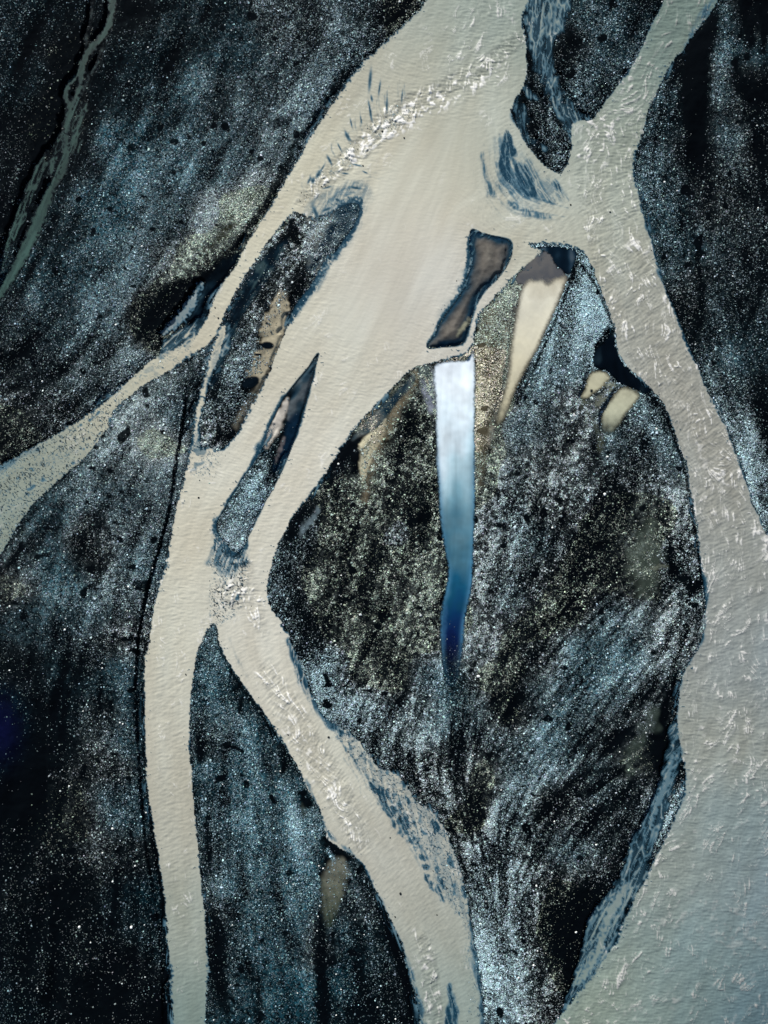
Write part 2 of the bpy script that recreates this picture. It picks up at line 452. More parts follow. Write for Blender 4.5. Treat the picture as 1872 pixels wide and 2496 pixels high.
for k in range(34):
    t = rf.random() ** 1.3
    a0 = rf.uniform(0, .45); a1 = rf.uniform(.6, 1)
    pth = []
    for u in np.linspace(a0, a1, 6):
        q = u * 3; i_ = min(int(q), 2); f_ = q - i_
        pa = [mix(veil[0][i_][c], veil[0][i_ + 1][c], f_) for c in (0, 1)]
        pb = [mix(veil[1][i_][c], veil[1][i_ + 1][c], f_) for c in (0, 1)]
        w_ = rf.uniform(.6, 2.6) * math.sin(math.pi * (u - a0 + .05) / (a1 - a0 + .1))
        pth.append((mix(pa[0], pb[0], t) + rf.uniform(-2, 2), mix(pa[1], pb[1], t) + rf.uniform(-2, 2), w_))
    feather = np.maximum(feather, soft0(stroke(pth, 14) + nB * .6, 4.0) * rf.uniform(.25, .8) * (1 - .45 * t))
for k in range(22):                                                   # lacy right side of the middle channel
    t = rf.random(); x0 = mix(820, 1090, t) + rf.uniform(-20, 28); y0 = mix(1790, 2170, t ** .9) + rf.uniform(-20, 10)
    L_ = rf.uniform(40, 110)
    feather = np.maximum(feather, soft0(stroke([(x0, y0, .4), (x0 + L_ * .25 + rf.uniform(-5, 5), y0 + L_ * .33, 2.2), (x0 + L_ * .42 + rf.uniform(-5, 5), y0 + L_ * .66, 1.6), (x0 + L_ * .5, y0 + L_, .3)], 12) + nB * .8, 3.5) * rf.uniform(.2, .7))
riffle = stroke([(735, 490, 16), (790, 440, 24), (860, 380, 28), (930, 315, 36), (990, 265, 34), (1060, 230, 30), (1150, 180, 26), (1240, 120, 22), (1290, 60, 14)])
add_mott(stroke([(735, 490, 14), (790, 440, 18), (860, 370, 18), (930, 305, 26), (980, 280, 26), (1010, 262, 14)]), 10, .55)
add_wisp(sdf([(735, 490), (800, 455), (860, 440), (905, 446), (912, 470), (892, 520), (860, 580), (800, 650), (770, 680), (810, 560), (760, 545)]), 18, .36)
add_wisp(stroke([(820, 625, 8), (770, 700, 9), (725, 760, 9)]), 9, .45)
add_wisp(stroke([(690, 970, 5), (660, 1040, 9), (635, 1100, 12)]), 9, .6)
add_wisp(stroke([(556, 1240, 6), (530, 1290, 8), (505, 1370, 8)]), 9, .45)
add_wisp(stroke([(560, 1560, 5), (575, 1600, 7), (600, 1650, 5)]), 9, .4)
# western branch
add_mott(sdf([(300, 950), (330, 975), (250, 1090), (150, 1180), (0, 1370), (-230, 1570), (-230, 1250), (0, 1130), (180, 1030), (250, 980)]), 14, .95)
add_wisp(sdf([(190, 1040), (100, 1090), (-10, 1130), (-200, 1260), (-200, 1330), (-20, 1165), (60, 1110), (150, 1065)]), 12, .5)
add_mott(sdf([(470, 820), (380, 870), (310, 930), (320, 965), (400, 915), (480, 860), (470, 840)]), 14, .45)
add_wisp(stroke([(560, 655, 5), (535, 690, 6), (470, 810, 6), (390, 868, 8)]), 8, .5)
add_wisp(stroke([(545, 800, 6), (520, 900, 7), (490, 1020, 8), (475, 1090, 9)]), 9, .4)
add_mott(sdf([(470, 1070), (560, 1070), (545, 1130), (510, 1170), (470, 1160), (462, 1110)]), 12, .7)
add_mott(sdf([(520, 1290), (600, 1310), (606, 1420), (600, 1470), (560, 1500), (522, 1535), (508, 1480), (512, 1380)]), 12, 1.0)
add_wisp(sdf([(515, 1300), (605, 1320), (600, 1380), (560, 1410), (520, 1380)]), 16, .6)
add_mott(stroke([(600, 1440, 14), (622, 1500, 14), (640, 1530, 10)]), 10, .2)
# right side shallows of the middle river
braid = sdf([(790, 1745), (870, 1790), (930, 1866), (986, 1900), (1052, 1968), (1104, 2049), (1135, 2149), (1155, 2270), (1125, 2240), (1085, 2190),
             (1045, 2110), (985, 2030), (932, 1970), (890, 1905), (845, 1830)])
add_wisp(braid, 12, .30)
add_mott(braid, 12, .75)
for (cx, cy, rx, ry, a) in [(925, 1925, 12, 32, -40), (955, 1965, 20, 34, -55), (985, 2010, 16, 28, -70), (985, 2032, 12, 22, -80),
                            (1012, 2052, 13, 22, -70), (1028, 2090, 10, 16, -60), (1040, 2112, 9, 14, -60), (1050, 2150, 9, 26, -35),
                            (1070, 2180, 8, 22, -35), (985, 1950, 10, 16, -60), (975, 1900, 16, 22, -50), (1058, 2015, 10, 20, -40),
                            (1100, 2100, 8, 22, -20), (1072, 2140, 5, 26, -25), (1128, 2170, 6, 22, -15)]:
    wisp = np.maximum(wisp, sstep(.15, .85, ell(cx, cy, rx * 1.35, ry * 1.15, a) * (1 + .35 * nC + .25 * net_b)) * .75)
add_wisp(stroke([(700, 1560, 5), (720, 1610, 9), (735, 1650, 10), (760, 1700, 10), (790, 1750, 10), (840, 1790, 10)]), 9, .8)
add_wisp(sdf([(1092, 2385), (1104, 2420), (1123, 2462), (1112, 2500), (1120, 2600), (1090, 2600), (1088, 2500)]), 6, .95)
add_wisp(stroke([(1145, 2230, 5), (1160, 2330, 7), (1172, 2430, 8), (1185, 2520, 8)]), 9, .8)
add_mott(stroke([(1130, 2200, 14), (1150, 2330, 18), (1160, 2500, 22)]), 14, .45)
add_wisp(stroke([(745, 1900, 4), (762, 1940, 5), (800, 2040, 5), (860, 2078, 5), (900, 2140, 4), (960, 2260, 5), (1010, 2400, 8), (1030, 2500, 12)]), 6, .6)

threads = sstep(-.9, 1.1, w_long * .75 + w_thick * .6 + nB * .15)
thin = np.clip(wisp * (1.22 - .80 * np.maximum(net, threads * .45)), 0, 1)
cracks = 1 - sstep(.03, .34, np.abs(nC * .5 + nB * .8 + w_short * .2))
cracks *= sstep(-.7, .6, nE * .4 + w_thick * .5 + mott * 1.1)
blot = sstep(1.4, 2.2, nC * .6 + w_thick * .8)
holes = np.clip(mott * np.maximum(cracks, blot * .7), 0, 1)
milk = milk * (1 - thin) * (1 - holes * .95) * (1 - slit_f * .8) * (1 - feather)
# tiny dark tears along the banks of the smooth channels
tears = ((w_cross + nA * .5) > 2.5) & (rv < 16) & (rv > 0)
milk = np.where(tears, milk * .25, milk)

river_edge = np.where(rv < 2, rv + 9, -50)
# small braids outside the river outline
def thread_water(s, w, level, cut):
    v = soft(s + nC * w * .3, w) * level
    t = w_long * .7 + w_thick * .5 + nC * .35
    return v * (.34 + .9 * net) * (.6 + .4 * sstep(cut - 1.0, cut + 1.2, t))


br1 = thread_water(stroke([(1345, -230, 66), (1340, 0, 58), (1325, 60, 46), (1318, 110, 27), (1325, 160, 22), (1342, 205, 17), (1360, 245, 16), (1380, 275, 20), (1402, 300, 26), (1425, 340, 30)]), 10, .62, -.9)
br1b = thread_water(stroke([(1280, 215, 8), (1295, 235, 8), (1310, 240, 5)]), 6, .5, -.4)
br1c = thread_water(stroke([(1255, 250, 15), (1275, 280, 14), (1270, 330, 12), (1300, 350, 5), (1345, 370, 3)]), 8, .5, -.3)
br2 = thread_water(stroke([(1648, 1780, 14), (1640, 1850, 15), (1630, 1900, 18), (1612, 1950, 20), (1592, 2000, 24), (1572, 2050, 26), (1555, 2100, 30),
                           (1545, 2140, 28), (1510, 2185, 28), (1478, 2240, 38), (1462, 2290, 34), (1442, 2340, 26), (1415, 2392, 20), (1396, 2430, 12)]), 9, .62, -.45)
br2b = soft(stroke([(1640, 1840, 4), (1625, 1910, 8), (1600, 1960, 9), (1585, 2010, 6)]) + nB * 2, 5) * .5
br2c = soft(stroke([(1530, 2150, 5), (1512, 2185, 12), (1486, 2225, 14), (1474, 2260, 8), (1460, 2320, 12), (1430, 2370, 10), (1410, 2400, 4)]) + nB * 3, 8) * .75
fray = soft(river_edge, 9) * sstep(.35, .9, net) * sstep(.3, 1.3, noise(26, 91) + .3 * nD) * .5
milk = np.maximum(milk, fray)
# faint stream in the upper left
gs = np.maximum.reduce([
    soft(stroke([(285, -230, 14), (276, 0, 9), (268, 60, 7), (245, 95, 7), (215, 125, 8), (203, 150, 7), (198, 175, 8)]) + nB * 2, 4),
    soft(stroke([(230, -60, 5), (222, 60, 3), (206, 85, 3), (212, 115, 4)]) + nB * 2, 4) * .4,
    soft(stroke([(255, 95, 2), (240, 150, 3), (215, 190, 4), (200, 230, 4)]) + nB * 1.5, 4) * .45,
    soft(stroke([(198, 175, 7), (180, 190, 4), (166, 205, 5), (160, 230, 5), (160, 245, 4), (172, 255, 6), (170, 275, 7)]) + nB * 1.5, 3) * .9,
    soft(stroke([(198, 175, 6), (196, 205, 5), (188, 230, 5), (180, 250, 6), (168, 275, 6), (162, 310, 7)]) + nB * 1.5, 3) * .9,
    thread_water(stroke([(190, 260, 26), (180, 310, 28), (165, 360, 34), (140, 400, 30)]), 8, .7, -.2),
    soft(stroke([(162, 310, 6), (160, 360, 6), (160, 395, 7), (150, 430, 8), (128, 450, 9), (112, 490, 12), (92, 540, 14), (72, 590, 14), (55, 625, 12), (30, 670, 10), (5, 710, 9), (-60, 800, 10), (-160, 960, 12)]) + nB * 2, 5) * .95,
    thread_water(stroke([(150, 330, 6), (115, 380, 8), (95, 420, 10), (75, 470, 12), (50, 530, 12), (25, 590, 10), (10, 650, 10)]), 6, .75, -.5),
])
milk = np.maximum(milk, np.maximum.reduce([br1, br1b, br1c, br2, br2b, br2c]))
stream_m = np.clip(gs * (.6 + .6 * net), 0, 1) * .95
# the shallow arm left of the western branch
wa = np.maximum(soft(stroke([(490, 690, 5), (470, 735, 10), (440, 775, 12), (415, 800, 6), (398, 815, 3)]) + nB * 3, 5) * .55,
                thread_water(stroke([(500, 800, 22), (460, 820, 26), (410, 850, 20)]), 8, .7, -.5))
wa = np.maximum(wa, thread_water(stroke([(552, 800, 12), (545, 850, 14), (530, 900, 10)]), 6, .5, -.3))
milk = np.maximum(milk, wa)

# ------------------------------------------------------------------ colour of the silty water, corner vignette painted in
tone = [  # x, y, r, g, b as seen
    (1180, 20, 148, 160, 148), (1050, 40, 170, 172, 155), (1250, 100, 158, 165, 150), (900, 200, 190, 184, 162), (1100, 200, 192, 190, 170),
    (1200, 300, 190, 188, 168), (1000, 400, 205, 197, 174), (800, 400, 205, 197, 170), (620, 640, 210, 200, 172), (500, 820, 204, 194, 168),
    (300, 960, 190, 184, 158), (100, 1160, 155, 158, 140), (0, 1260, 140, 150, 135), (900, 600, 210, 201, 180), (1000, 700, 208, 200, 184),
    (850, 850, 210, 203, 182), (700, 1150, 214, 206, 186), (560, 1150, 212, 203, 180), (450, 1300, 208, 199, 175), (420, 1550, 204, 197, 174),
    (410, 1750, 196, 189, 168), (430, 2000, 184, 178, 158), (450, 2250, 160, 163, 147), (470, 2480, 128, 144, 134), (620, 1500, 212, 204, 185),
    (660, 1650, 208, 200, 180), (800, 1850, 200, 193, 172), (950, 2100, 186, 180, 162), (1050, 2250, 172, 171, 155), (1080, 2450, 148, 158, 146),
    (1330, 530, 200, 194, 172), (1100, 860, 205, 196, 178), (1700, 20, 118, 134, 122), (1620, 120, 126, 142, 130), (1540, 260, 148, 158, 142),
    (1460, 400, 172, 175, 155), (1480, 560, 176, 176, 158), (1560, 760, 172, 168, 152), (1640, 960, 168, 164, 150), (1740, 1150, 166, 163, 150),
    (1800, 1350, 160, 160, 150), (1760, 1550, 164, 163, 152), (1720, 1800, 160, 161, 148), (1850, 1600, 142, 152, 152), (1650, 2100, 156, 160, 146),
    (1780, 2050, 136, 152, 150), (1500, 2400, 148, 158, 142), (1650, 2300, 134, 152, 148), (1860, 2150, 128, 144, 148), (1800, 2350, 122, 142, 142),
    (1872, 2490, 70, 98, 112), (1400, 2490, 140, 154, 138), (1700, 2480, 122, 142, 138), (1370, 350, 165, 172, 160),
]
LIT = 1.10                                   # white paper would read about this under the light above
rows = []
for (x, y, r, g, b) in tone:
    q = (r + g + b) / 3
    r, g, b = [v * .86 + q * .14 for v in (r, g, b)]
    rows.append((x, y, *(srgb(r - 3, g, b + 1) / LIT)))
tr, tg, tb = rbf(rows, 95)

# ------------------------------------------------------------------ waves
turb = np.full((ny, nx), .26, np.float32)
foam = np.zeros((ny, nx), np.float32)
rr = soft(sdf([(1720, -240), (1600, 30), (1500, 220), (1400, 320), (1400, 500), (1440, 640), (1500, 850), (1640, 1040), (1700, 1400),
               (1650, 1700), (1660, 1900), (1500, 2280), (1200, 2740), (2160, 2740), (2160, 1600), (1860, 1260), (1700, 850), (1560, 420), (1860, -240)]), 14)
turb = np.maximum(turb, rr * .62)
turb = np.maximum(turb, soft(riffle, 16) * .95)
turb = np.maximum(turb, soft(sdf([(1080, -200), (1100, 60), (1040, 200), (1150, 260), (1270, 200), (1300, -200)]), 30) * .45)
turb = np.maximum(turb, soft(stroke([(655, 1640, 30), (700, 1720, 34), (760, 1830, 42), (820, 1920, 40), (880, 2050, 30)]), 18) * .72)
turb = np.maximum(turb, soft(stroke([(600, 1380, 24), (620, 1480, 26), (640, 1540, 20)]), 14) * .6)
turb = np.maximum(turb, soft(stroke([(1030, 2290, 22), (1050, 2350, 24), (1055, 2480, 28)]), 14) * .75)
turb = np.maximum(turb, soft(stroke([(545, 1440, 26), (585, 1460, 30)]), 12) * .85)
turb = np.maximum(turb, soft(stroke([(430, 1150, 20), (560, 1100, 20), (640, 980, 18), (720, 820, 16)]), 16) * .34)
turb = np.maximum(turb, soft(stroke([(420, 1350, 40), (410, 1600, 50), (420, 1900, 50), (460, 2400, 40)]), 16) * .36)
calm = soft(sdf([(1000, 300), (1190, 300), (1180, 420), (1120, 560), (1120, 640), (1040, 800), (860, 860), (800, 760), (860, 620), (920, 480)]), 50)
turb *= 1 - calm * .55
# crests: ridges bent by the current
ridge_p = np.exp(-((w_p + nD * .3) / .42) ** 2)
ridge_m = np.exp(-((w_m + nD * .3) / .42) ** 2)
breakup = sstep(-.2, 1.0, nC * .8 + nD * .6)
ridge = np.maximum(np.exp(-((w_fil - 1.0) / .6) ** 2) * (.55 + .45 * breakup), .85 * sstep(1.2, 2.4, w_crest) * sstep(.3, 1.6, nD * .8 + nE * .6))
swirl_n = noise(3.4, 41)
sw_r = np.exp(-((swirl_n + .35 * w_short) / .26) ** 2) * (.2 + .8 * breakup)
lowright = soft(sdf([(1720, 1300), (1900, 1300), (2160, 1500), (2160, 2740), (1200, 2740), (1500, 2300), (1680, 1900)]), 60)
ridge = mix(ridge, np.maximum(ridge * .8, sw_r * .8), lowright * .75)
gate = sstep(.1, 1.3, nD * .8 + nE * .5 + (turb - .4) * 2.0)
wave = (w_cross * .024 + nA * .007 + nB * .004 + w_short * .008) * (.18 + 1.15 * np.clip(turb - .1, 0, 1)) * (1 - .45 * calm) * mix(1, .75, lowright) + ridge * .11 * np.clip(turb - .25, 0, 1) * (.4 + gate)
wave += nC * .012 * turb + nD * .06 * turb ** 2
for (pts, k) in [([(1440, 300, 20), (1490, 290, 20)], .9), ([(1420, 380, 16), (1450, 370, 24), (1490, 330, 16)], 1.0), ([(1540, 330, 12), (1530, 370, 10)], .8),
                 ([(1560, 170, 10), (1520, 190, 14), (1500, 230, 10)], .8), ([(1400, 440, 10)] * 2, .8), ([(1545, 605, 16), (1575, 603, 12)], 1.0),
                 ([(1485, 665, 9), (1492, 640, 8)], .6), ([(1740, 1140, 12), (1770, 1165, 22), (1800, 1155, 12)], 1.1), ([(1840, 1290, 12), (1865, 1330, 16), (1880, 1345, 18)], 1.0),
                 ([(1712, 1780, 5), (1716, 1776, 6)], 1.2), ([(1770, 1700, 8), (1750, 1730, 5)], .5), ([(1665, 2050, 7), (1690, 2035, 6)], .7),
                 ([(1610, 2230, 40), (1700, 2200, 50), (1800, 2280, 60)], .25), ([(1540, 2470, 14), (1560, 2440, 8)], .5), ([(1640, 2440, 16), (1650, 2400, 8)], .4),
                 ([(1200, 175, 20), (1140, 205, 24), (1060, 245, 30), (980, 290, 30), (900, 340, 24), (850, 390, 18), (800, 435, 12)], 1.0), ([(1060, 225, 14), (1170, 175, 14), (1230, 130, 12)], 1.0), ([(1230, 130, 16), (1180, 170, 18)], .6),
                 ([(700, 1760, 20), (760, 1860, 30), (810, 1920, 26)], .55), ([(1035, 2340, 14), (1050, 2370, 12)], .9), ([(1050, 2420, 12), (1075, 2420, 8)], .8),
                 ([(1050, 2440, 8), (1050, 2490, 8)], .6), ([(570, 1430, 18), (600, 1440, 12)], .7), ([(1700, 1260, 10), (1745, 1250, 6)], .5),
                 ([(1620, 930, 8), (1690, 1040, 12), (1720, 1150, 10)], .4), ([(1240, 20, 10), (1250, 70, 10)], .5), ([(1835, 1910, 10), (1860, 1900, 8)], .4)]:
    foam = np.maximum(foam, soft(stroke(pts), 12) * k)
foam_glint = np.clip(foam * 1.15, 0, 1) * sstep(.0, .9, nC * .45 + nB * .35 + ridge * 1.0 - .25)
foam_glint = np.maximum(foam_glint, sstep(.35, .9, ridge) * sstep(.28, .85, turb * .75 + gate * .3) * 1.2)  # crest glints painted white here together with the foam
foam_glint = np.clip(foam_glint, 0, 1)
wave += foam_glint * .04
# round holes where stones lie just under the surface
wave = wave * sstep(0, 10, rv)
wcol = np.stack([tr, tg, tb], -1)
deep = np.array([.010, .050, .085])  # blue of thin water: scattering and sky reflection painted together
shade = np.array([.07, .145, .185])
m = milk[..., None]
tint = mix(deep[None, None], mix(shade[None, None], wcol, sstep(.35, .95, m)), sstep(.02, .5, m))
tint = tint * (1 + .5 * ((ridge - .35) * np.clip(turb - .3, 0, 1))[..., None] + .03 * (w_cross * turb)[..., None]) * (1 - .07 * sstep(.4, .6, turb)[..., None] + .018 * w_long[..., None]) * (1 + .03 * w_wide[..., None] + .018 * w_thick[..., None]) * (1 + np.array([-.007, .001, .010])[None, None] * w_wide[..., None])  # wave shading painted in: crests lighter, troughs and rough water darker
tint = mix(tint, np.array([.80, .78, .73])[None, None] * np.clip(tr * 2.7, .45, 1.1)[..., None], np.clip(foam_glint, 0, 1)[..., None] * .9 * sstep(.3, .7, m))
alpha = np.maximum(sstep(0.0, .42, milk), .80 * sstep(-1, 4, rv) * (1 - holes * sstep(.2, .5, mott)))

# pools --------------------------------------------------------
Yg = ys[:, None] + 0 * xs[None, :]
Xg = xs[None, :] + 0 * ys[:, None]


def ramp(t, stops):
    t = t.astype(float)
    o = np.zeros(t.shape + (3,))
    k = [s[0] for s in stops]
    for c in range(3):
        o[..., c] = np.interp(t, k, [s[1][c] for s in stops])
    return o


pool_fields = {}
s = f_blue + nA * .8 + nB * .5 + nE * .9
bm = sstep(-1, 7, s + nF * .8)
yy = Yg + w_wide * 22 + nD * 10 + (Xg - 1110) * .3
bc = ramp(yy, [(880, srgb(226, 234, 240) / LIT), (960, srgb(236, 246, 250) / LIT), (1060, srgb(222, 238, 245) / LIT), (1140, srgb(178, 206, 215) / LIT),
               (1260, srgb(112, 148, 160) / LIT), (1340, srgb(72, 116, 134) / LIT), (1400, srgb(22, 78, 106) / LIT), (1480, srgb(10, 50, 88) / LIT), (1560, srgb(10, 26, 66) / LIT), (1640, srgb(6, 14, 40) / LIT)])
side = sstep(16, 2, f_blue) * sstep(1000, 1150, Yg) * .4 + sstep(10, 1, f_blue) * .3
bc = mix(bc, srgb(70, 120, 150)[None, None], side[..., None])
drop = ell(1142, 868, 7, 14, 12)
bc = mix(bc, srgb(18, 76, 120)[None, None] / LIT, sstep(.2, .5, drop)[..., None])
bc *= (1 + .05 * w_thick + .05 * nD + .08 * nE + .035 * nC + .03 * w_long)[..., None]
haze_s = soft(stroke([(1088, 1480, 3), (1084, 1540, 3), (1084, 1580, 2)]) + nB, 4) * .5
bc = mix(bc, srgb(50, 90, 125)[None, None], haze_s[..., None])
pool_fields['blue'] = (bm, bc, np.clip(bm * 1.0, 0, 1) * mix(1.0, .15, sstep(1530, 1650, Yg + nD * 8)))
s = f_cream + nA * .8 + nE * .9
halo = soft(sdf([(1262, 690), (1240, 740), (1220, 800), (1238, 880), (1215, 980), (1190, 1050), (1200, 1080), (1240, 1030), (1290, 700)]) + nC * 2, 9) * .5
cm = np.maximum(sstep(-2, 14, s + nF * .8), 0)
cc = ramp(Yg + nD * 10, [(670, srgb(205, 196, 172) / LIT), (730, srgb(230, 225, 204) / LIT), (880, srgb(216, 208, 180) / LIT), (990, srgb(200, 192, 162) / LIT), (1050, srgb(150, 148, 124) / LIT)])
cc = mix(cc, srgb(120, 122, 112)[None, None] / LIT, (sstep(14, 0, f_cream) * .35)[..., None])
cc = cc * (1 + .035 * nD + .03 * nE + .025 * w_thick + .015 * nB)[..., None]
pool_fields['cream'] = (cm, cc, cm * mix(1.0, .25, sstep(950, 1050, Yg + nC * 8)))
s = np.maximum(f_brown, -99) + nB
brm = sstep(0, 5, s)
brc = ramp(Xg * .5 + Yg + nC * 8 + w_thick * 8, [(1250, srgb(56, 70, 84) / LIT), (1300, srgb(106, 104, 102) / LIT), (1340, srgb(86, 88, 92) / LIT), (1380, srgb(120, 116, 108) / LIT)])
pool_fields['brown'] = (brm, brc, brm * .9)
dbm = sstep(0, 5, f_dbay + nB)
dbc = ramp(nD + w_thick, [(-2, srgb(4, 14, 24)), (0, srgb(8, 24, 36)), (1.2, srgb(26, 46, 60)), (2.2, srgb(60, 74, 84))])
pool_fields['dark'] = (dbm, dbc, dbm)
pam = sstep(-1, 9, f_pa + nA * .7 + nE * 1.2); pbm = sstep(-1, 13, f_pb + nA * .7 + nE * 1.4)
pac = np.broadcast_to(srgb(188, 184, 156) / LIT, (ny, nx, 3)).copy()
hole = ell(1442, 953, 5, 5)
pac = mix(pac, srgb(16, 26, 26)[None, None], sstep(.35, .6, hole)[..., None])
pbc = ramp(Yg, [(940, srgb(190, 187, 160) / LIT), (1000, srgb(184, 184, 158) / LIT), (1060, srgb(120, 126, 110) / LIT)])
pac = pac * (1 + .04 * nD + .05 * nC * .5 + .03 * nB)[..., None]
pbc = pbc * (1 + .05 * nD + .03 * nB)[..., None]
pool_fields['silt_a'] = (pam, pac, pam)
pool_fields['silt_b'] = (pbm, pbc, pbm * mix(1.0, .2, sstep(1005, 1062, Yg + nC * 6)))
dpm = sstep(0, 5, f_dp + nB)
dpc = ramp(w_thick + nD * .6 + 1.6 * ell(1470, 880, 26, 22) , [(-2, srgb(1, 5, 10)), (.6, srgb(3, 10, 18)), (2.0, srgb(20, 34, 42)), (3.4, srgb(46, 58, 60))])
pool_fields['deep'] = (dpm, dpc, dpm)

